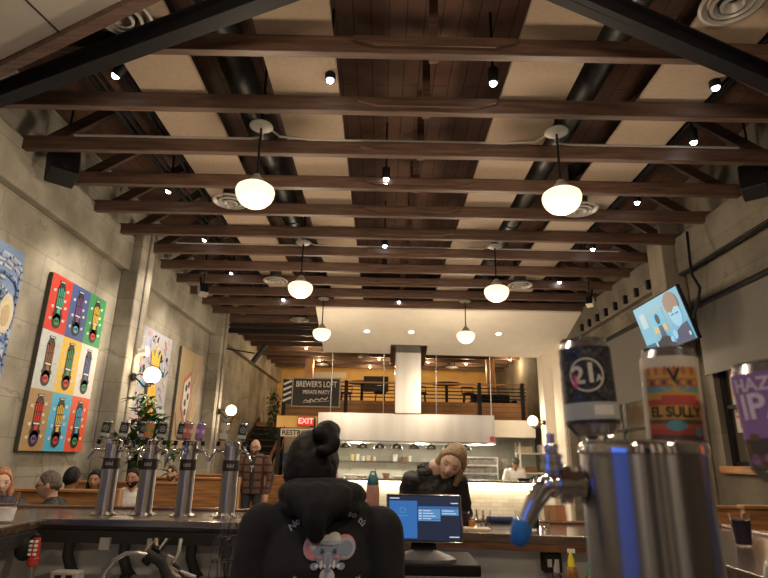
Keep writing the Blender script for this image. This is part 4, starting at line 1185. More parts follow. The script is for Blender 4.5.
# foreground tower
BX, BY = .244, .540
def big_tower(x, label):
    global t
    t = thing('tap_tower', label, 'tap tower', (x, BY, 1.065))
    m = MB(); m.lathe([(0, 0), (.09, 0), (.09, .008), (.062, .02), (.0553, .024), (.0548, .414), (0, .414)], M_COLUMN, n=64); m.build('column', t)
    m = MB(); m.lathe([(.0547, .412), (.0563, .413), (.0565, .419), (.0552, .4215), (.050, .4235), (.03, .4245), (0, .4255)], M_CHROME, n=64); m.build('cap', t)
M_BLUECAP = mat('blue_rubber', (.015, .16, .55), .55, 0, .1)
def big_faucet(dirv, z, shank, cap=True, spout=.05, body_r=.012):
    d = Vector(dirv).normalized()
    f = MB()
    Z = Vector((0, 0, z))
    f.cyl(d * .050 + Z, d * (.062 + shank) + Z, .0125, M_CHROME, 24)
    f.cyl(d * .055 + Z, d * (.060) + Z, .0165, M_CHROME, 24)
    e = d * (.062 + shank)
    f.cyl(e - d * .010 + Z, e - d * .001 + Z, .0170, M_CHROME, 24)
    f.tube([e + Z - d * .004, e + d * .006 + Z, e + d * .016 + Z - Vector((0, 0, .004)), e + d * .025 + Z - Vector((0, 0, .018)), e + d * .036 + Z - Vector((0, 0, .040))], [.0108, .0115, .0105, .0085, .0070], M_CHROME, 16)
    f.ball(e + d * .006 + Z, .0128, M_CHROME, 16)
    f.lathe([(.0, 0), (.0075, 0), (.0085, .006), (.0108, .008), (.0108, .014), (.0088, .015), (.0088, .018), (.0102, .0185), (.0102, .022), (.0058, .023), (.0070, .030), (.0066, .031), (.0040, .032), (.0040, .041), (0, .042)], M_CHROME, e + d * .006 + Z + Vector((0, 0, .005)), n=20)
    o = f.build('faucet', t)
    if cap:
        c = MB(); b = e + d * .0365 + Z - Vector((0, 0, .036))
        c.lathe([(0, .004), (.0082, .004), (.0092, .0), (.0096, -.008), (.0078, -.016), (.004, -.0195), (0, -.020)], M_BLUECAP, b, (-.25 * d.x, -.25 * d.y, 1), n=20); c.build('spout_cap', o)
    return o
big_tower(BX, 'large blurred steel foreground tap tower with a charcoal and an ivory can')
big_faucet((-1, .16, 0), .384, .014)
def big_can(world, rz, nm):
    w = Vector(world)
    loc = w - t.location
    f = MB()
    top = loc - Vector((0, 0, .061))
    f.cyl(top, top - Vector((0, 0, .02)), .007, M_CHROME, 16, .010)
    f.cyl(top - Vector((0, 0, .012)), top - Vector((0, 0, .06)), .0065, M_CHROME, 14)
    k = top - Vector((0, 0, .065))
    d = Vector((k.x, k.y, 0)).normalized()
    f.cyl(Vector((0, 0, k.z)) + d * .055, k, .0105, M_CHROME, 16)
    f.tube([k, k + d * .015, k + d * .025 - Vector((0, 0, .02)), k + d * .03 - Vector((0, 0, .05))], [.0105, .0105, .009, .008], M_CHROME, 12)
    fo = f.build('faucet', t)
    c = MB()
    return fo, c, loc, rz
fo, c, loc, rz = big_can((.2695, .73, 1.563), -.36, '21')
can_shape(c, (0, 0, 0), M_CANDK)
wf = wrapper((0, 0, 0), .033, 0)
CRM, SIL, HOT = flat('can_cream', (.62, .60, .52)), flat('can_silver_band', (.40, .43, .42)), flat('can_hot_pink', (.75, .06, .18))
wrect(c, wf, -.10, .10, -.043, -.022, .0003, SIL, 48); wrect(c, wf, .004, .030, -.038, -.026, .0006, WHT, 8)
well(c, wf, 0, .012, .0215, .0215, .0004, CRM, 40, .0192, .0192)
wtext(c, wf, '2', .031, -.0102, .011, CRM); wtext(c, wf, '1', .034, .0050, .013, CRM); wtext(c, wf, 'A', .012, .0148, .007, CRM)
wrect(c, wf, -.0165, -.0125, -.004, .012, .0010, HOT, 2)
rs = random.Random(9)
M_CANMID = flat('can_label_grey', (.085, .09, .105))
for k in range(90):
    u, v = rs.uniform(-.1, .1), rs.uniform(-.018, .046)
    if math.hypot(u, v - .012) > .024:
        well(c, wf, u, v, rs.uniform(.002, .004), rs.uniform(.001, .003), .0003, M_CANMID, 8)
o = c.build('can_handle', fo); o.location = loc; o.rotation_euler = (0, -0.04, rz)
fo, c, loc, rz = big_can((.357, .690, 1.545), -.48, 'sully')
can_shape(c, (0, 0, 0), flat('can_ivory', (.62, .56, .44)))
B1, B2, B3, B4, B5 = flat('can_rust', (.40, .12, .05)), flat('can_gold', (.50, .29, .06)), flat('can_scarlet', (.45, .06, .04)), flat('can_teal', (.10, .28, .32)), flat('can_umber', (.11, .07, .045))
for v0, v1, mm in ((.022, .032, B2), (.012, .022, B1), (.006, .012, B4), (-.003, .006, B2), (-.010, -.003, B3), (-.026, -.010, B2), (-.031, -.026, B5), (-.037, -.031, B1), (-.043, -.037, B3), (-.049, -.043, B5)):
    wrect(c, wf, -.031, .034, v0, v1, .0003, mm, 24)
for k in range(13):
    u = -.030 + .005 * k
    well(c, wf, u, .031, .0028, .0055, .0005, B1 if k % 2 else B2, 12)
for k in range(9):
    well(c, wf, -.028 + .007 * k, .017, .0028, .003, .0006, B5 if k % 2 else B2, 10)
wtext(c, wf, 'V', .022, .004, .025, INK); well(c, wf, .004, .012, .015, .006, .0005, B2, 20); wrect(c, wf, -.012, .028, -.009, .002, .0006, B3, 12)
wtext(c, wf, 'EL SULLY', .0165, .0025, -.018, INK, .86, .0009)
well(c, wf, .002, -.033, .011, .006, .0008, B4, 24); well(c, wf, .026, -.040, .005, .005, .0008, B4, 16)
o = c.build('can_handle', fo); o.location = loc; o.rotation_euler = (0, 0.02, rz)
big_tower(BX + .247, 'foreground tap tower cut by the right edge, with a violet can')
big_faucet((-1, .16, 0), .376, .014)
fo, c, loc, rz = big_can((.418, .60, 1.515), -.60, 'ipa')
can_shape(c, (0, 0, 0), flat('can_violet', (.26, .15, .36)))
wrect(c, wf, -.10, .10, -.049, -.018, .0003, flat('can_plum', (.07, .05, .055)), 40)
LIL = flat('can_lilac_letter', (.66, .55, .66))
wtext(c, wf, 'HAZY', .019, -.011, .036, LIL, .95); wtext(c, wf, 'IPA', .036, -.008, .013, LIL, .95)
for k in range(26):
    well(c, wf, rs.uniform(-.04, .04), rs.uniform(-.046, -.010), rs.uniform(.003, .007), rs.uniform(.002, .006), .0006, [flat('can_brown', (.16, .07, .05)), flat('can_moss', (.10, .11, .06)), flat('can_violet', (.26, .15, .36))][k % 3], 12)
o = c.build('can_handle', fo); o.location = loc; o.rotation_euler = (0, -0.06, rz)
# ------------------------------------------------------------------ point of sale
t = thing('terminal_cabinet', 'black-topped stainless drawer cabinet carrying the order screen', 'cabinet', (.215, 2.66, 0))
m = MB(); m.b(-.215, .215, -.10, .25, 1.0, 1.045, M_BLACK); m.build('cabinet_top', t, bevel=.006)
m = MB(); m.b(-.20, .20, -.08, .24, .06, 1.0, M_BRUSH); m.build('cabinet_body', t)
for k in range(3):
    for sx in (-1, 1):
        m = MB(); m.b(sx * .10 - .09, sx * .10 + .09, -.095, -.08, .72 - .3 * k, .985 - .3 * k, M_STEEL); d = m.build('drawer', t, bevel=.004)
        m = MB(); m.b(sx * .10 - .06, sx * .10 + .06, -.115, -.095, .945 - .3 * k, .96 - .3 * k, M_BLACK); m.build('handle', d)
t = thing('order_screen', 'black order terminal with a lit blue screen on the steel cabinet', 'monitor', (.195, 2.64, 1.045))
m = MB(); m.loft([((0, 0, 0), .140, .065), ((0, 0, .012), .140, .065), ((0, 0, .022), .12, .05), ((0, .01, .045), .05, .03)], mat('stand_grey', (.16, .16, .17), .45, .5), 32); m.build('base', t)
m = MB(); m.bar((0, .02, .02), (0, .03, .16), .11, .035, M_BLACK); m.build('neck', t, bevel=.01)
TM = frame((0, -.02, .175), (1, 0, 0), (0, .18, 1))
m = MB(); m.M = TM; m.b(-.163, .163, -.095, .095, -.035, -.002, M_BLACK); h_ = m.build('housing', t, bevel=.008)
m = MB(); m.M = TM
m.b(-.165, .165, -.098, -.092, -.02, 0, M_STEEL); m.b(-.165, .165, .092, .098, -.02, 0, M_STEEL); m.b(-.166, -.160, -.098, .098, -.02, 0, M_STEEL); m.b(.160, .166, -.098, .098, -.02, 0, M_STEEL); m.build('bezel', t, bevel=.003)
m = MB(); m.M = TM
rect(m, -.158, .158, -.09, .09, -.001, E_('terminal_dark', (.008, .02, .055)), .002)
rect(m, -.152, -.030, -.082, .070, .001, E_('terminal_blue', (.03, .17, .52)), .001)
rect(m, -.026, .152, .040, .048, .001, E_('terminal_blue', (.05, .25, .62)), .001)
for u0, u1, v0, v1 in ((-.026, .072, -.004, .038), (-.026, .072, -.012, -.006), (.076, .152, .012, .038)):
    rect(m, u0, u1, v0, v1, .001, E_('terminal_card', (.10, .30, .62)), .001)
TX = E_('terminal_text', (.75, .85, 1))
for k in range(4):
    stroke(m, [(-.022, .030 - .011 * k), (-.012, .030 - .011 * k)], .004, .002, TX, .0005); stroke(m, [(-.004, .030 - .011 * k), (.03 + .01 * (k % 3), .030 - .011 * k)], .003, .002, TX, .0005)
    if k < 2:
        stroke(m, [(.08, .030 - .011 * k), (.13 + .01 * k, .030 - .011 * k)], .003, .002, TX, .0005)
stroke(m, [(-.15, .080), (-.11, .080)], .004, .001, TX, .0005); stroke(m, [(.12, .062), (.15, .062)], .004, .001, TX, .0005); stroke(m, [(.11, -.075), (.15, -.075)], .004, .001, TX, .0005)
stroke(m, [(-.105, .02), (-.105, .04), (-.085, .04), (-.08, .03), (-.085, .022), (-.098, .022)], .003, .002, E_('terminal_card', (.1, .3, .62)), .0005); stroke(m, [(-.115, .008), (-.07, .008)], .003, .002, E_('terminal_card', (.1, .3, .62)), .0005)
m.build('screen', t)
# ------------------------------------------------------------------ things on and under the bar
def pint(p, label, fill, r=.042, h=.15, lv=.6, grp=None, name='beer_glass', cat='glass'):
    t = thing(name, label, cat, p, 0, grp)
    m = MB(); m.lathe([(0, 0), (r * .72, 0), (r, h), (r * .95, h), (r * .68, .012), (0, .012)], M_GLASS, n=24); m.build('glass', t)
    if fill:
        m = MB(); m.lathe([(r * .72 + .28 * r * .06 + .0006, h * .06), (r * (.72 + .28 * lv) + .0006, h * lv), (0, h * lv)], fill, n=24); m.build('drink', t)
    return t
ALE = mat('amber_drink', (.55, .22, .02), .1); COLA = mat('dark_drink', (.02, .015, .03), .1); MILK = mat('pale_drink', (.85, .84, .80), .3)
ZB = 1.0705
pint((-2.19, 3.5, ZB), 'glass half full of pale drink at the left end of the bar', MILK, .062, .16, .5)
p = at_z(744, 546, ZB); pint((p.x, p.y, ZB), 'footed glass of dark drink on the right side of the bar', COLA, .05, .155, .8)
for x, y, f_, r_, h_, lv, lb in ((472, 526, ALE, .024, .075, .55, 'small glass of amber drink on the bar right of the order screen'), (480, 524, None, .026, .095, 0, 'small empty clear glass just right of the amber drink'), (487, 523, None, .026, .085, 0, 'second small clear glass beside the rolled blue cloth'), (466, 525, COLA, .026, .09, .85, 'small glass of dark drink right behind the order screen'),
                                 (545, 527, None, .033, .11, 0, 'clear tumbler on the bar behind the hanging spout'), (520, 524, None, .028, .09, 0, 'clear tumbler on the bar left of the black jar')):
    p = at_z(x, y, ZB + .01); pint((p.x, p.y, ZB), lb, f_, r_, h_, lv, None)
p = at_z(533, 530, ZB)
t = thing('black_jar', 'round jar with a wide black band on the bar behind the hanging spout', 'jar', (p.x, p.y, ZB))
m = MB(); m.lathe([(0, 0), (.036, 0), (.037, .03), (.037, .085), (.030, .1), (.030, .12), (0, .12)], M_GLASS, n=20); m.build('jar', t); m = MB(); m.lathe([(.0375, .012), (.0385, .012), (.0385, .065), (.0375, .065)], INK, n=20); m.build('band', t)
m = MB(); m.cyl((-.08, 0, .022), (.09, .01, .022), .021, mat('blue_cloth', (.03, .05, .14), .9), 12)
p = at_z(500, 524, ZB); o = simple('rolled_cloth', 'rolled dark blue cloth on the bar right of the small glasses', 'cloth', m); o.location = (p.x, p.y + .02, ZB)
m = MB(); m.b(-.075, .075, -.05, .05, 0, .012, JC['cream'] if False else mat('board_cream', (.55, .46, .33), .6)); p = at_z(477, 530, ZB); o = simple('paper_pad', 'cream paper pad in front of the small glasses', 'pad', m); o.location = (p.x, p.y, ZB)
for i, (x, lb) in enumerate(((556, 'tan menu card leaning on the bar behind the hanging spout'), (566, 'rust coloured menu card leaning on the bar beside the foreground tower'))):
    p = at_z(x, 525, ZB); m = MB(); m.box((0, 0, .055), (.075, .012, .11), [mat('menu_tan', (.36, .2, .09), .6), mat('menu_rust', (.42, .16, .06), .6)][i], Matrix.Rotation(-.22, 3, 'X')); o = simple('menu_card', lb, 'menu', m); o.location = (p.x, p.y + .12, ZB + .001)
t = thing('water_bottle', 'pink to teal water bottle with a teal flip lid beside the bartender', 'bottle', (-.045, 3.62, ZB))
m = MB(); m.lathe([(0, 0), (.036, 0), (.040, .01), (.040, .10)], mat('bottle_teal', (.12, .36, .33), .3), n=28); m.lathe([(.040, .10), (.041, .2), (.038, .235), (.030, .245)], mat('bottle_pink', (.46, .23, .17), .3), n=28); m.build('bottle_body', t)
m = MB(); m.lathe([(0, .238), (.037, .238), (.037, .272), (.030, .282), (.022, .296), (0, .298)], mat('lid_teal', (.02, .11, .14), .4), n=28); m.tube([(-.02, 0, .285), (-.012, 0, .315), (.012, 0, .315), (.02, 0, .285)], .006, mat('lid_teal', (.02, .11, .14), .4), 8); m.build('lid', t)
m = MB(); m.cyl((.008, 0, .29), (.014, 0, .345), .005, PALE, 8); m.build('straw', t)
# sauce bottles
def sauce(x, body, capm, label, h=.2, r=.028):
    p = at(x, 560, 3.08)
    t = thing('sauce_bottle', label, 'bottle', (p.x, 3.08, .8055), 0)
    m = MB(); m.lathe([(0, 0), (r, 0), (r, h * .55), (r * .8, h * .68), (r * .5, h * .74), (0, h * .74)], body, n=20); m.build('bottle_body', t)
    m = MB(); m.lathe([(0, h * .72), (r * .55, h * .72), (r * .5, h * .86), (r * .15, h * 1.04), (0, h * 1.04)], capm, n=16); m.build('cap', t)
    if 'dark' in label:
        m = MB(); m.lathe([(r + .0005, h * .1), (r + .001, h * .1), (r + .001, h * .45), (r + .0005, h * .45)], RED, n=20); m.build('label', t)
sauce(556, mat('sauce_dark', (.05, .02, .015), .2), flat('cap_grey', (.30, .29, .30)), 'dark sauce bottle with a grey cap and red label', .175)
sauce(571, mat('sauce_amber', (.30, .13, .03), .2), flat('cap_yellow', (.80, .62, .02)), 'amber squeeze bottle with a pointed yellow cap', .215, .031)
sauce(589, mat('sauce_red', (.30, .04, .02), .2), flat('cap_green', (.02, .25, .08)), 'red sauce bottle with a green cap', .165)
t = thing('power_outlet', 'black outlet box on the grey panel above the sauce bottles', 'outlet', (at(551, 556, 3.40).x, 3.395, .93))
m = MB(); m.b(-.05, .05, -.03, .05, -.05, .05, M_BLACK); m.build('outlet_box', t, bevel=.006); m = MB()
for s in (-.02, .02):
    m.b(s - .012, s + .012, -.033, -.03, -.02, .02, M_VENT)
m.build('sockets', t)
t = thing('power_outlet', 'grey outlet box with black sockets under the left of the bar', 'outlet', (at(68, 571, 3.4).x, 3.4, .79))
m = MB(); m.b(-.075, .075, -.04, .04, 0, .05, M_VENT); m.build('outlet_box', t, bevel=.006); m = MB()
for s in (-.03, .03):
    m.b(s - .018, s + .018, -.042, -.04, .015, .035, M_BLACK)
m.build('sockets', t)
# soda gun
p = at(37, 540, 3.42)
t = thing('soda_gun', 'red and white soda gun hanging at the left corner of the bar', 'soda gun', (p.x, 3.42, .93))
m = MB(); m.lathe([(0, .07), (.018, .07), (.024, .04), (.025, -.03), (.030, -.035), (.030, -.065), (.02, -.075), (0, -.075)], flat('gun_red', (.40, .03, .02)), n=18); m.build('grip', t)
m = MB()
for k in range(8):
    m.box(((-.014 if k % 2 else .014), -.026, .055 - .022 * (k // 2)), (.016, .012, .013), WHT)
m.build('buttons', t, bevel=.002)
m = MB(); m.tube([(0, 0, -.07), (.01, 0, -.16), (.02, .02, -.3), (.0, .1, -.5)], .011, M_BRUSH); m.build('hose', t)
m = MB(); m.ball((-.075, .03, .005), .055, M_BLACKMATT, 16, (1, .8, 1.1)); m.tube([(-.06, .03, .04), (-.03, .03, .08), (0, .02, .07)], .016, M_BLACKMATT); m.build('holster', t)
# gooseneck hose and fittings
t = thing('spray_hose', 'silver gooseneck hose arching under the tap towers', 'hose', (at(103, 575, 3.38).x, 3.38, .79))
m = MB(); m.tube([(0, 0, 0), (.01, 0, .05), (.05, 0, .11), (.11, 0, .145), (.18, 0, .15), (.24, .02, .13)], .012, M_BRUSH); m.build('hose', t)
m = MB(); m.tube([(.22, .02, .14), (.30, .03, .10), (.34, .03, .03), (.36, .03, .0)], .028, M_BLACKMATT); m.build('grip', t)
t = thing('beer_line_bundle', 'tangle of black and tan beer lines under the tap towers', 'hoses', (at(163, 560, 3.5).x, 3.5, .79))
rs = random.Random(21)
for k in range(6):
    m = MB(); x0 = rs.uniform(-.12, .1); m.tube([(x0, .05, .2), (x0 + rs.uniform(-.05, .05), .0, .13), (x0 + rs.uniform(-.02, .12), -.02, .06), (x0 + rs.uniform(.1, .2), -.03, .015)], .011, [M_BLACKMATT, mat('line_tan', (.30, .24, .15), .5), M_VENT][k % 3], 8); m.build('hose', t)
m = MB(); m.cyl((-.1, 0, .08), (-.04, 0, .16), .028, M_BLACK); m.cyl((.02, -.02, .05), (.05, -.02, .12), .022, M_VENT); m.build('valve', t)
k = 0
for lv in range(3):
    for x, y in ((214, 578), (222, 577), (231, 578), (240, 577), (226, 572)) if lv == 0 else ((215, 560), (224, 560), (233, 560)) if lv == 1 else ((220, 550), (230, 550)):
        p = at(x, 565, 3.38 + (.06 if k % 2 else 0))
        t = pint((p.x, p.y, .7905 + lv * .121), 'upturned clear glass stacked beside the bartender, %s of the stack, %s from the left' % (('bottom row', 'middle row', 'top row')[lv], ORD[(0, 1, 3, 4, 2, 0, 1, 2, 0, 1)[k]]), None, .030, .12, 0, 'upturned glasses by the bartender')
        t.rotation_euler = (PI, 0, 0); t.location.z += .12
        k += 1
# unseen dark panel, blue panel and red tube, added to streak the steel
m = MB(); m.b(-1.6, -.6, -4.49, -4.46, 1.0, 3.0, M_BLACK); struct(m.build('streak_panel'))  # unseen black panel added to vary the reflections in the steel
t = thing('blue_streak_panel', 'added unseen blue panel on the left wall that streaks the steel', 'lamp', (XL + .01, -1.65, 1.9))  # glowing panel added for the blue streak on the towers
m = MB(); m.b(0, .05, -1.35, 1.35, -.85, .85, M_BLACK); m.build('frame', t); m = MB(); m.b(.05, .056, -1.3, 1.3, -.8, .8, emit('panel_blue', (.10, .24, 1.0), 1.0)); m.build('lit_face', t)
t = thing('red_streak_tube', 'added unseen red tube by the right wall that streaks the steel', 'lamp', (4.0, 1.0, 2.0))  # glowing tube added for the reddish streak on the towers
m = MB(); m.cyl((0, 0, -.5), (0, 0, .5), .10, emit('streak_red', (1.0, .10, .05), 1.6), 12); m.build('tube', t); m = MB(); m.cyl((0, 0, -2.0), (0, 0, -.5), .03, M_BLACK, 10); m.build('stand', t)
# ------------------------------------------------------------------ people
def remesh(mb, name, voxel, parent=None, smooth=3, disp=None):
    me = mb.mesh('tmp')
    o = bpy.data.objects.new('tmp', me)
    COL.objects.link(o)
    r = o.modifiers.new('r', 'REMESH'); r.mode = 'VOXEL'; r.voxel_size = voxel; r.use_smooth_shade = True
    if smooth:
        q = o.modifiers.new('s', 'SMOOTH'); q.iterations = smooth; q.factor = .5
    if disp:
        tx = bpy.data.textures.new('folds', 'CLOUDS'); tx.noise_scale = disp[1]
        d = o.modifiers.new('d', 'DISPLACE'); d.texture = tx; d.strength = disp[0]; d.texture_coords = 'LOCAL'
    dg = bpy.context.evaluated_depsgraph_get()
    n = bpy.data.meshes.new_from_object(o.evaluated_get(dg))
    n.name = name
    mm = mb.mats[0]
    bpy.data.objects.remove(o); bpy.data.meshes.remove(me)
    n.materials.clear(); n.materials.append(mm)
    n.polygons.foreach_set('use_smooth', [True] * len(n.polygons))
    n.polygons.foreach_set('material_index', [0] * len(n.polygons))
    b = bpy.data.objects.new(name, n)
    COL.objects.link(b)
    if parent:
        b.parent = parent
    return b
def gauss(x, s): return math.exp(-(x / s) ** 2)
def head_verts(n=44, k=30):
    out, fs, rings = [], [], []
    for i in range(k + 1):
        th = PI * i / k
        cnt = 1 if i in (0, k) else n
        rings.append(list(range(len(out), len(out) + cnt)))
        for j in range(cnt):
            a = 2 * PI * j / n
            out.append(Vector((math.sin(th) * math.cos(a), math.sin(th) * math.sin(a), math.cos(th))))
    for A, B in zip(rings, rings[1:]):
        for j in range(n):
            f = []
            for q in (A[j % len(A)], B[j % len(B)], B[(j + 1) % len(B)], A[(j + 1) % len(A)]):
                if q not in f:
                    f.append(q)
            if len(f) > 2:
                fs.append(f)
    return out, fs
def head_shape(d):
    x, y, z = d
    X, Y, Z = .074 * x, .094 * y, .115 * z
    if z < -.15:
        t_ = (-z - .15) / .85
        X *= 1 - .30 * t_
        if y > 0:
            Y *= 1 - .50 * t_
        else:
            Y *= 1 - .05 * t_
            Y -= .010 * t_
    if y < 0:
        nz = max(0, 1 - abs(z + .20) / .36)
        Y -= .026 * gauss(x, .15) * (nz if z < -.2 else nz ** 1.3) * (-y)
        Y += .010 * (gauss(x - .40, .20) + gauss(x + .40, .20)) * gauss(z - .06, .13) * (-y)
        Y -= .006 * gauss(z - .25, .10) * gauss(abs(x) - .3, .25)
        Y -= .006 * gauss(z + .52, .06) * gauss(x, .26)
        Y += .004 * gauss(z + .62, .05) * gauss(x, .3)
        Y -= .008 * gauss(z + .80, .12) * gauss(x, .3)
    return Vector((X, Y, Z))
HV, HF = head_verts()
def hair_mask(d, style):
    x, y, z = d
    ph = math.degrees(math.atan2(abs(x), -y))
    if style == 'short':
        pts = [(0, .60), (40, .52), (62, .25), (85, -.05), (110, -.30), (180, -.55)]
    elif style == 'long':
        pts = [(0, .62), (30, .56), (52, .30), (72, -.05), (92, -.5), (180, -.75)]
    elif style == 'beard':
        pts = [(0, 2), (180, 2)]
    else:
        pts = [(0, .62), (40, .50), (70, .30), (95, .18), (115, -.20), (140, -.50), (180, -.62)]
    for (a, b), (c, e) in zip(pts, pts[1:]):
        if a <= ph <= c:
            th = b + (e - b) * (ph - a) / (c - a)
            break
    return max(0, min(1, (z - th) / .12 + .5))
SKIN = {}
def skin(k, c):
    return mat('skin_' + k, c, .55, 0, .06, 30)
M_EYE, M_LIP = flat('eye_dark', (.03, .02, .015)), flat('lip_rose', (.42, .14, .11))
def person(label, loc, rz, sk, pose='stand', s=1.0, hz=None, lean=0, head=(0, 0, 0), headk=1.0, hair=None, hairm=None, arms=None, top=None, sleeve=.052, torso_k=1.0, legs=None, voxel=.010, face=True, shz=.472, hoff=(0, 0, -.035), lids=False, extra=None, glasses=False, beard=None, fold=(.012, .09), hips_back=0):
    t = thing('person', label, 'person', loc, rz)
    hz = (hz + (.032 if shz == .472 else 0)) if hz is not None else (.93 if pose == 'stand' else .55)
    L = Matrix.Translation((0, hips_back, hz)) @ Matrix.Rotation(math.radians(lean), 4, 'X') @ Matrix.Scale(s, 4)
    P = lambda *a: L @ Vector(a)
    HM = L @ Matrix.Translation(Vector((0, -.015, .60)) + Vector(hoff)) @ Matrix.Rotation(math.radians(head[2]), 4, 'Z') @ Matrix.Rotation(math.radians(head[0]), 4, 'X') @ Matrix.Rotation(math.radians(head[1]), 4, 'Y') @ Matrix.Translation((0, -.018, .105)) @ Matrix.Scale(headk, 4)
    rings = [((0, 0, -.08), .15, .11), ((0, 0, 0), .162, .115), ((0, 0, .12), .135, .10), ((0, 0, .25), .145, .11), ((0, 0, .38), .16, .115), ((0, 0, .46), .145, .09), ((0, 0, .505), .09, .07), ((0, 0, .53), .055, .055)]
    b = MB()
    b.M = L; b.loft([(c, rx * torso_k, ry) for c, rx, ry in rings], sk, 24)
    W = .185 * torso_k
    b.capsule((-W + .02, 0, shz), .055, (W - .02, 0, shz), .055, sk)
    b.capsule((0, 0, .47), .056, (0, -.015, .60), .050, sk)
    b.M = Matrix(); b.capsule(P(hoff[0] * .6, -.012, .56 + hoff[2]), .048 * s, HM @ Vector((0, .02, -.05)), .052 * s, sk)
    b.M = HM
    b.add([head_shape(v) for v in HV], HF, sk)
    for q in (-1, 1):
        b.ball((q * .074, .012, -.005), .03, sk, 12, (.35, .7, 1.0))
    b.M = Matrix()
    arms = arms or [((-.26, .02, .17), (-.24, -.10, -.06)), ((.26, .02, .17), (.24, -.10, -.06))]
    sh = []
    for q, (e, w) in zip((-1, 1), arms):
        S, E, Wr = P(q * W, 0, shz - .005), P(*e), P(*w)
        sh.append((S, E, Wr))
        b.capsule(S, .05 * s, E, .040 * s, sk); b.capsule(E, .040 * s, Wr, .028 * s, sk)
        d = (Wr - E).normalized()
        sd = d.cross(Vector((0, 0, 1))); sd = sd.normalized() if sd.length > .1 else Vector((1, 0, 0))
        nn = d.cross(sd)
        if nn.z < 0 and abs(nn.z) > .2:
            nn = -nn
        pc = Wr + d * .045
        for u in (-.022, -.007, .008, .022):                 # palm and four fingers of unequal length
            b.capsule(Wr + sd * u * .6, .016, Wr + d * .085 + sd * u, .0125, sk, 10)
        for u, ln in ((-.027, .062), (-.009, .078), (.009, .084), (.027, .074)):
            k0 = Wr + d * .085 + sd * u
            k1 = k0 + d * ln * .5 - nn * .008
            k2 = k1 + d * ln * .38 - nn * .024
            b.capsule(k0, .0098, k1, .0088, sk, 10); b.capsule(k1, .0088, k2, .0078, sk, 10)
        th0 = Wr + d * .025 + sd * (.022 * q)
        b.capsule(th0, .013, th0 + d * .035 + sd * .026 * q - nn * .008, .0105, sk, 10)
        b.capsule(th0 + d * .035 + sd * .026 * q - nn * .008, .0105, th0 + d * .066 + sd * .028 * q - nn * .016, .0085, sk, 10)
    hipz = hz
    Ls = []
    for q in (-1, 1):
        if pose == 'stand':
            Hh, K, A = Vector((q * .09 * s, hips_back, hz - .02)), Vector((q * .10 * s, hips_back * .5 - .02, hz * .53)), Vector((q * .10, .02, .085))
        else:
            Hh, K, A = Vector((q * .09 * s, hips_back, hz - .03)), Vector((q * .12 * s, hips_back - .42 * s, hz - .02)), Vector((q * .12 * s, hips_back - .40 * s, max(.085, hz - .49)))
        Ls.append((Hh, K, A))
        b.capsule(Hh, .085 * s, K, .055 * s, sk); b.capsule(K, .055 * s, A, .038 * s, sk)
        b.capsule(A + Vector((0, .03, -.045)), .035, A + Vector((0, -.15, -.055)), .028, sk)
    body = remesh(b, 'body', voxel, t, 2)
    if face:
        body.data.materials.append(M_LIP)
        inv = HM.inverted()
        for p in body.data.polygons:
            c = inv @ p.center
            if abs(c.x) < .025 and -.070 < c.z < -.053 and c.y < -.06:
                p.material_index = 1
        for q in (-1, 1):
            if lids:
                m = MB(); m.M = HM; m.capsule((q * .019, -.0855, .003), .0030, (q * .032, -.0850, -.001), .0034, M_EYE, 8); m.capsule((q * .032, -.0850, -.001), .0034, (q * .043, -.080, .003), .0028, M_EYE, 8); m.build('eye', t)
            else:
                m = MB(); m.M = HM; m.ball((q * .030, -.0795, .007), .0120, flat('eye_white', (.55, .52, .48)), 12, (1.1, .45, .5)); m.ball((q * .030, -.0845, .006), .0062, M_EYE, 10, (1, .5, .8)); m.capsule((q * .018, -.0835, .0115), .0022, (q * .043, -.079, .0105), .0022, M_EYE, 6); m.build('eye', t)
            m = MB(); m.M = HM; m.capsule((q * .016, -.090, .026), .0035, (q * .046, -.081, .027), .0028, hairm or M_EYE, 6); m.build('eyebrow', t)
    if hair:
        h = MB(); h.M = HM
        st = hair[0]
        hk = hair[1]
        h.add([head_shape(Vector((v.x, v.y, v.z)) if False else v) * (hk if hair_mask(v, st) > .999 else .90 + (hk - .90) * hair_mask(v, st)) + Vector((0, .004, .004)) for v in HV], HF, hairm)
        for c in hair[2:]:
            if len(c) == 4:
                h.capsule(c[0], c[1], c[2], c[3], hairm, 12)
            else:
                h.ball(c[0], c[1], hairm, 14, c[2])
        remesh(h, 'hair', min(voxel, .007), t, 1, (.008, .02))
    if beard:
        h = MB(); h.M = HM
        h.add([head_shape(v) * (1.05 if (v.z < -.30 and v.y < .15 and not (abs(v.x) < .28 and -.60 < v.z < -.45) and not (abs(v.x) < .6 and v.z > -.38 and v.y < -.5)) else .92) for v in HV], HF, beard)
        remesh(h, 'beard', .007, t, 1)
    if glasses:
        m = MB(); m.M = HM
        for q in (-1, 1):
            pts = [(q * .033 + .024 * math.cos(a * PI / 8), -.098 + .012 * (abs(q * .033 + .024 * math.cos(a * PI / 8)) / .06), .006 + .018 * math.sin(a * PI / 8)) for a in range(17)]
            m.tube(pts, .0026, M_BLACK, 6)
            m.tube([(q * .057, -.088, .010), (q * .078, -.04, .010), (q * .078, .02, .006)], .0026, M_BLACK, 6)
        m.tube([(-.01, -.099, .008), (.01, -.099, .008)], .0026, M_BLACK, 6)
        m.build('glasses', t)
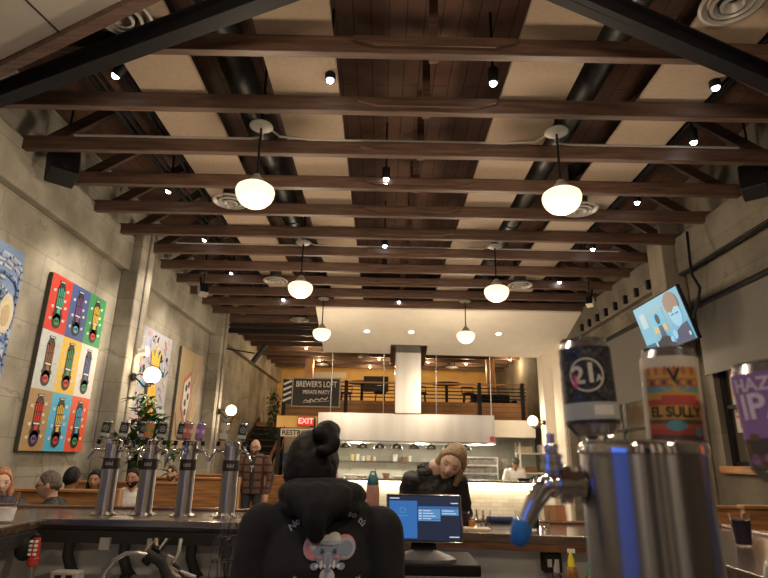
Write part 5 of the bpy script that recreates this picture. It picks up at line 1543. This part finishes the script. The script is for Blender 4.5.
    if top:
        for (nm, tm, kx, sl, neck) in top:
            m = MB(); m.M = L
            m.loft([(c, rx * torso_k * kx + .008, ry * kx + .012) for c, rx, ry in rings[:-1]] + ([((0, -.005, .555), .062, .062)] if neck else []), tm, 26)
            m.capsule((-W + .02, 0, shz - .003), .062 * kx, (W - .02, 0, shz - .003), .062 * kx, tm)
            m.capsule((-W * .55, 0, shz + .03), .055 * kx, (W * .55, 0, shz + .03), .055 * kx, tm)
            m.M = Matrix()
            for S, E, Wr in sh:
                if sl:
                    m.capsule(S, (sl + .012) * s, E, sl * s, tm); m.capsule(E, sl * s, Wr - (Wr - E).normalized() * .01, sl * .72 * s, tm)
                else:
                    m.capsule(S, .062 * s, S + (E - S) * .7, .052 * s, tm)
            remesh(m, nm, voxel, t, 2, fold)
    lm_ = legs or flat('trouser_dark', (.025, .027, .035))
    m = MB()
    m.M = L; m.loft([(c, rx * torso_k + .010, ry + .012) for c, rx, ry in rings[:3]], lm_, 24); m.M = Matrix()
    for Hh, K, A in Ls:
        m.capsule(Hh, .098 * s, K, .068 * s, lm_); m.capsule(K, .068 * s, A, .055 * s, lm_)
    remesh(m, 'trousers', .014, t, 2)
    for Hh, K, A in Ls:
        m = MB(); m.capsule(A + Vector((0, .035, -.043)), .042, A + Vector((0, -.16, -.05)), .035, M_BLACK); m.build('shoe', t)
    if extra:
        extra(t, L, HM, sh)
    return t
SK1, SK2, SK3, SK4 = skin('fair', (.56, .33, .24)), skin('tan', (.42, .22, .14)), skin('brown', (.27, .13, .075)), skin('pale', (.68, .45, .35))
BLKHAIR, BRNHAIR, BLOND, GREYHAIR = mat('hair_black', (.007, .006, .007), .6, 0, .3, 60, (6, 6, 1), spec=.25), mat('hair_brown', (.05, .028, .016), .5, 0, .3, 60, (6, 6, 1)), mat('hair_blond', (.27, .185, .105), .5, 0, .45, 50, (8, 8, 1)), mat('hair_greying', (.09, .07, .055), .55, 0, .4, 60)
FLEECE = mat('black_fleece', (.0095, .0105, .0150), .95, 0, .25, 200, bump=.1)
NYLON = mat('black_quilted_nylon', (.013, .013, .016), .5, 0, .2, 30)
# bartender in a black hoodie, seen from behind
def hoodie_extra(t, L, HM, sh):
    m = MB(); m.M = L
    for k in range(16):
        a0, a1 = 2 * PI * k / 16, 2 * PI * (k + 1) / 16
        f = lambda a: (.100 * math.cos(a), .012 + .092 * math.sin(a), .570 + .016 * math.sin(a))
        m.capsule(f(a0), .034, f(a1), .034, FLEECE, 10)
        g = lambda a: (.098 * math.cos(a), .014 + .094 * math.sin(a), .538)
        m.capsule(g(a0), .030, g(a1), .030, FLEECE, 10)
    for k in range(9):                                  # hood bag falling to a point on the back
        s_ = k / 8
        wd = .060 * (1 - s_) + .002
        z_, y_ = .568 - .072 * s_, .125 + .045 * math.sin(PI * min(1, s_ * .8 + .15)) - .0 * s_
        m.capsule((-wd, y_ - .02, z_), .034 - .008 * s_, (wd, y_ - .02, z_), .034 - .008 * s_, FLEECE, 10)
        m.capsule((0, y_, z_), .036 - .008 * s_, (0, y_, z_ - .02), .036 - .008 * s_, FLEECE, 10)
    remesh(m, 'hood', .008, t, 2, (.012, .07))
    for q in (-1, 1):
        m = MB(); m.M = HM
        for k in range(14):
            a0, a1 = 2 * PI * k / 14, 2 * PI * (k + 1) / 14
            m.capsule((q * .084, .012 + .018 * math.cos(a0), -.055 + .022 * math.sin(a0)), .0022, (q * .084, .012 + .018 * math.cos(a1), -.055 + .022 * math.sin(a1)), .0022, M_CHROME, 6)
        m.build('earring', t)
BT = person('bartender seen from behind in a black hoodie with an elephant print, hair in a bun', (-.172, 1.74, 0), PI, SK2, 'stand', 1.0, .79, 4, (4, 0, 0), 1.0, ('bun', 1.21, ((-.048, .075, .118), .042, (1.0, 1, .95)), ((-.066, .105, .085), .028, (1, .7, 1.2)), ((-.030, .108, .110), .026, (1.1, .9, .9)), ((-.048, .115, .060), .022, (1.3, .7, .8))), BLKHAIR,
            [((-.19, .03, .22), (-.15, -.22, .16)), ((.19, .03, .22), (.15, -.22, .16))], [('hoodie', FLEECE, 1.12, .064, False)], torso_k=.92, shz=.475, hoff=(.042, 0, -.078), voxel=.009, face=False, extra=hoodie_extra, fold=(.012, .10))
# the print on the hoodie's back, laid onto the cloth
hood_obj = [c for c in BT.children if c.name.startswith('hoodie')][0]
bpy.context.view_layer.update()
def tree_of(objs):
    vs, fs = [], []
    for o in objs:
        k = len(vs)
        vs += [o.matrix_world @ v.co for v in o.data.vertices]
        fs += [[i + k for i in p.vertices] for p in o.data.polygons]
    return BVHTree.FromPolygons(vs, fs)
tr = tree_of([hood_obj])
tr_all = tree_of([hood_obj] + [c for c in BT.children if c.name.startswith('hood')])
PR = MB()
KS = .83
inv = hood_obj.matrix_world.inverted()
PC = at(327, 556, 1.6)
def lay(vs, fs, m, lift):
    out, bad = [], set()
    for i, v in enumerate(vs):
        v = (v[0] * KS, v[1] * KS)
        o = Vector((PC.x + v[0], 1.0, PC.z + v[1]))
        h, n, _, _ = tr.ray_cast(o, Vector((0, 1, 0)))
        if h is None:
            bad.add(i); h = o
        out.append(inv @ (h - Vector((0, lift, 0))))
    PR.add(out, [f for f in fs if not any(i in bad for i in f)], m)
def disc(u, v, a, b, m, lift, n=36, rg=9):
    vs, fs = [(u, v)], []
    for r in range(1, rg + 1):
        for k in range(n):
            vs.append((u + a * r / rg * math.cos(2 * PI * k / n), v + b * r / rg * math.sin(2 * PI * k / n)))
    for k in range(n):
        fs.append((0, 1 + k, 1 + (k + 1) % n))
    for r in range(rg - 1):
        for k in range(n):
            fs.append((1 + r * n + k, 1 + (r + 1) * n + k, 1 + (r + 1) * n + (k + 1) % n, 1 + r * n + (k + 1) % n))
    lay(vs, fs, m, lift)
def lline(pts, w, m, lift):
    for p, q in zip(pts, pts[1:]):
        dx, dy = q[0] - p[0], q[1] - p[1]; Ln = math.hypot(dx, dy) or 1
        nx, ny = -dy / Ln * w / 2, dx / Ln * w / 2
        lay([(p[0] - nx, p[1] - ny), (q[0] - nx, q[1] - ny), (q[0] + nx, q[1] + ny), (p[0] + nx, p[1] + ny)], [(0, 1, 2, 3)], m, lift)
EG, EG2, EP, EW, ED = flat('print_blue_grey', (.20, .25, .36)), flat('print_light_grey', (.36, .40, .50)), flat('print_pink', (.62, .20, .26)), flat('print_white', (.62, .63, .66)), flat('print_outline', (.03, .035, .06))
k_ = .0043 * 0.75
for q in (-1, 1):
    disc(q * .044 + (-.004 if q < 0 else .006), .016, .036, .037, EP if q > 0 else EG2, .003); disc(q * .046 + (-.004 if q < 0 else .010), .014, .029, .031, EP if q < 0 else EG2, .005)
disc(.056, .013, .021, .022, EG, .0065)
disc(-.052, .018, .012, .014, EG2, .0065); lline([(-.06, .026), (-.05, .012), (-.044, .024)], .004, EW, .008)
disc(0, -.001, .046, .036, EG, .007)
disc(.004, .040, .034, .014, EW, .009); disc(.016, .050, .018, .011, EW, .010); disc(.004, .030, .036, .006, EG2, .010)
for q in (-1, 1):
    disc(q * .020, .004, .007, .004, ED, .010); disc(q * .029, -.010, .008, .004, EP, .010)
    disc(q * .042, -.036, .013, .010, EG, .009)
    lline([(q * .026, .013), (q * .014, .009)], .003, ED, .010)
    disc(q * .020, -.030, .004, .012, EW, .011)
disc(0, -.020, .011, .025, EG2, .010); disc(0, -.020, .007, .022, EG, .011); disc(0, -.046, .010, .008, EG, .010)
for q in range(6):
    disc(-.034 + .0135 * q, -.034, .006, .006, EW, .0105, 12, 2)
disc(0, -.066, .024, .026, EW, .008); disc(-.004, -.064, .006, .02, EG2, .010)
PR.build('back_print', hood_obj)
KS = 1.0
for txt, u, v, rot in (('No', -.103, .050, .75), ('so', .060, .078, -.35), ('t\u00fa', .086, .058, -.75), ('s', -.085, -.075, -.3), ('y', .082, -.078, .3)):
    vs, fs = text_geo(txt, .026, 0, 1, .0004)
    R2 = Matrix.Rotation(rot, 3, 'Z')
    PR = MB()
    tr = tr_all
    lay([(R2 @ x + Vector((u, v + .016, 0)))[:2] for x in vs], fs, EW, .004)
    if PR.f:
        PR.build('print_lettering', hood_obj)
# guest with blond hair in a black puffer coat, beyond the bar
def fur(t, L, HM, sh):
    m = MB(); m.M = L
    rs_ = random.Random(4)
    for k in range(80):
        a = rs_.uniform(-.35, PI + .7)
        m.ball((.045 + .105 * math.cos(a), .02 + .085 * math.sin(a) + rs_.uniform(-.02, .02), .525 + rs_.uniform(-.035, .035) - .01 * math.cos(a)), rs_.uniform(.018, .034), mat('dark_fur', (.035, .033, .033), .95, 0, .5, 80), 8)
    for k in range(34):
        m.ball((rs_.uniform(-.125, -.02), .02 + rs_.uniform(-.07, .06), rs_.uniform(.50, .575)), rs_.uniform(.016, .028), mat('dark_fur', (.035, .033, .033)), 8)
    m.build('fur_collar', t)
person('woman with chin-length blond hair in a black puffer coat looking down at the bar', (.405, 4.58, 0), .0, SK4, 'sit', 1.0, .875, 24, (0, 24, -16), 1.12,
       ('long', 1.13, ((.070, .0, .02), .026, (.084, -.02, -.115), .020), ((-.070, .0, .02), .026, (-.088, -.02, -.125), .024), ((-.06, .04, 0), .04, (-.072, .03, -.12), .03), ((.06, .05, 0), .04, (.07, .035, -.11), .03), ((0, .07, 0), .045, (0, .07, -.10), .04)), BLOND,
       [((-.235, -.03, .20), (-.14, -.26, .16)), ((.235, -.03, .20), (.14, -.26, .16))], [('puffer_coat', NYLON, 1.12, .064, True)], torso_k=.94, hoff=(.085, 0, -.045), voxel=.007, extra=fur, fold=(.016, .05), shz=.48, lids=True)
t = thing('bar_chair', 'bar stool under the blond woman in the puffer coat', 'stool', (.405, 4.60, 0))
m = MB(); m.cyl((0, 0, .72), (0, 0, .76), .18, M_BLACK, 20); m.build('seat', t)
for sx in (-1, 1):
    for sy in (-1, 1):
        m = MB(); m.bar((sx * .1, sy * .1, .72), (sx * .17, sy * .17, 0), .03, .03, M_BLACK); m.build('leg', t)
# standing man by the stairs
PLAID = blocks('plaid_wool', (.10, .055, .045), (.17, .10, .07), (.045, .06, .04), (.35, .25, .22), .16, .12, ax='XZ', msize=.02, offset=0)
def tee(t, L, HM, sh):
    m = MB(); m.M = L
    m.loft([((0, -.058, .02), .05, .10), ((0, -.058, .25), .058, .098), ((0, -.055, .40), .070, .098), ((0, -.04, .51), .062, .075)], flat('tee_black', (.012, .012, .014)), 20); m.build('t_shirt', t)
    m = MB(); m.M = L @ frame((0, -.162, .32), (1, 0, 0), (0, -.0, 1)); stroke(m, [(-.03, .03), (-.012, .045), (0, .02), (.012, .05), (.03, .03)], .012, 0, EW); stroke(m, [(.0, .01), (-.01, -.05)], .012, 0, EW); m.build('shirt_print', t)
person('standing bald man with glasses in a dark plaid jacket at the foot of the stairs', (-2.10, 9.7, 0), 0, SK1, 'stand', .97, .915, 0, (4, 0, 0), 1.12, None, BRNHAIR, [((-.28, .02, .18), (-.25, -.10, -.05)), ((.29, .02, .18), (.27, -.10, -.06))], [('plaid_jacket', PLAID, 1.16, .068, False)], torso_k=1.1, extra=tee, glasses=True, beard=flat('stubble_brown', (.12, .065, .045)), fold=(.015, .08))
# people in the booths
SHIRT_W, SHIRT_D, SHIRT_N, SHIRT_R = flat('shirt_white', (.66, .64, .62)), flat('shirt_black', (.007, .007, .008)), flat('shirt_navy', (.03, .035, .06)), flat('top_red', (.35, .06, .05))
person('man with short greying hair, glasses and black jacket, turned left in the booth', (-2.80, 5.30, 0), -1.3, SK1, 'sit', .95, .53, 12, (-4, 0, -4), 1.06, ('short', 1.08), GREYHAIR, [((-.24, -.06, .2), (-.16, -.28, .12)), ((.24, -.06, .2), (.16, -.28, .12))], [('jacket', SHIRT_D, 1.12, .062, True)], glasses=True)
person('person with short dark hair seen from behind in the booth past the man with glasses', (-3.19, 6.05, 0), PI, SK3, 'sit', .95, .53, 0, (0, 0, 0), 1.02, ('short', 1.11), BLKHAIR, [((-.24, -.06, .2), (-.16, -.28, .12)), ((.24, -.06, .2), (.16, -.28, .12))], [('shirt', SHIRT_D, 1.08, .058, False)])
person('woman with long dark hair and a red top sitting beside the leftmost tap tower', (-3.37, 6.98, 0), 0, SK2, 'sit', .92, .51, 0, (4, 0, 10), 1.0, ('long', 1.13, ((.062, .02, .03), .03, (.09, -.02, -.24), .03), ((-.062, .02, .03), .03, (-.09, -.02, -.24), .03), ((0, .06, 0), .06, (0, .06, -.2), .05)), BLKHAIR, [((-.24, -.06, .2), (-.14, -.3, .14)), ((.24, -.06, .2), (.14, -.3, .14))], [('top', SHIRT_R, 1.05, 0, False)], torso_k=.9)
person('bearded dark-haired man in a white T-shirt sitting between the first two tap towers', (-2.93, 7.0, 0), 0, SK2, 'sit', .95, .515, 0, (2, 0, 0), 1.0, ('short', 1.09), BLKHAIR, [((-.25, -.06, .2), (-.16, -.3, .12)), ((.25, -.06, .2), (.16, -.3, .12))], [('t_shirt', SHIRT_W, 1.08, 0, False)], beard=BLKHAIR)
person('man in a dark shirt half hidden behind the second and third tap towers', (-3.08, 8.68, 0), 0, SK1, 'sit', .95, .52, 0, (0, 0, 0), 1.0, ('short', 1.08), BRNHAIR, None, [('shirt', SHIRT_N, 1.08, .058, False)], beard=flat('stubble_brown', (.12, .065, .045)))
person('fair-haired woman cut by the left edge of the photo behind the pale drink', (-3.13, 4.86, 0), .35, SK4, 'sit', .95, .55, 0, (4, 0, 20), 1.0, ('long', 1.13, ((.06, .02, .03), .03, (.10, .0, -.16), .034), ((-.06, .02, .03), .03, (-.09, .0, -.16), .03), ((0, .06, 0), .06, (0, .06, -.14), .05)), mat('hair_copper', (.40, .18, .08), .5, 0, .3, 50), None, [('sweater', SHIRT_N, 1.08, .060, True)], torso_k=.9)
t = thing('dining_chair', 'dark stool under the fair-haired woman at the left edge', 'stool', (-3.13, 4.9, 0))
m = MB(); m.b(-.2, .2, -.2, .2, .42, .46, M_WOODZ); m.build('seat', t)
for sx in (-1, 1):
    for sy in (-1, 1):
        m = MB(); m.b(sx * .17 - .02, sx * .17 + .02, sy * .17 - .02, sy * .17 + .02, 0, .42, M_WOODZ); m.build('leg', t)
# cook
def cap_(t, L, HM, sh):
    m = MB(); m.M = HM; m.lathe([(.082, .035), (.088, .05), (.086, .10), (.06, .128), (0, .135)], flat('cook_cap', (.06, .055, .05)), (0, .005, 0), n=24, sy=1.22); m.build('cap', t)
person('cook in a white shirt and dark cap bending over behind the kitchen pass', (3.22, 14.15, 0), 0, SK3, 'stand', 1.0, .74, 22, (0, 0, 0), 1.05, None, BLKHAIR, [((-.28, -.06, .2), (-.2, -.25, .05)), ((.28, -.06, .2), (.2, -.25, .05))], [('cook_shirt', SHIRT_W, 1.1, .06, False)], extra=cap_)
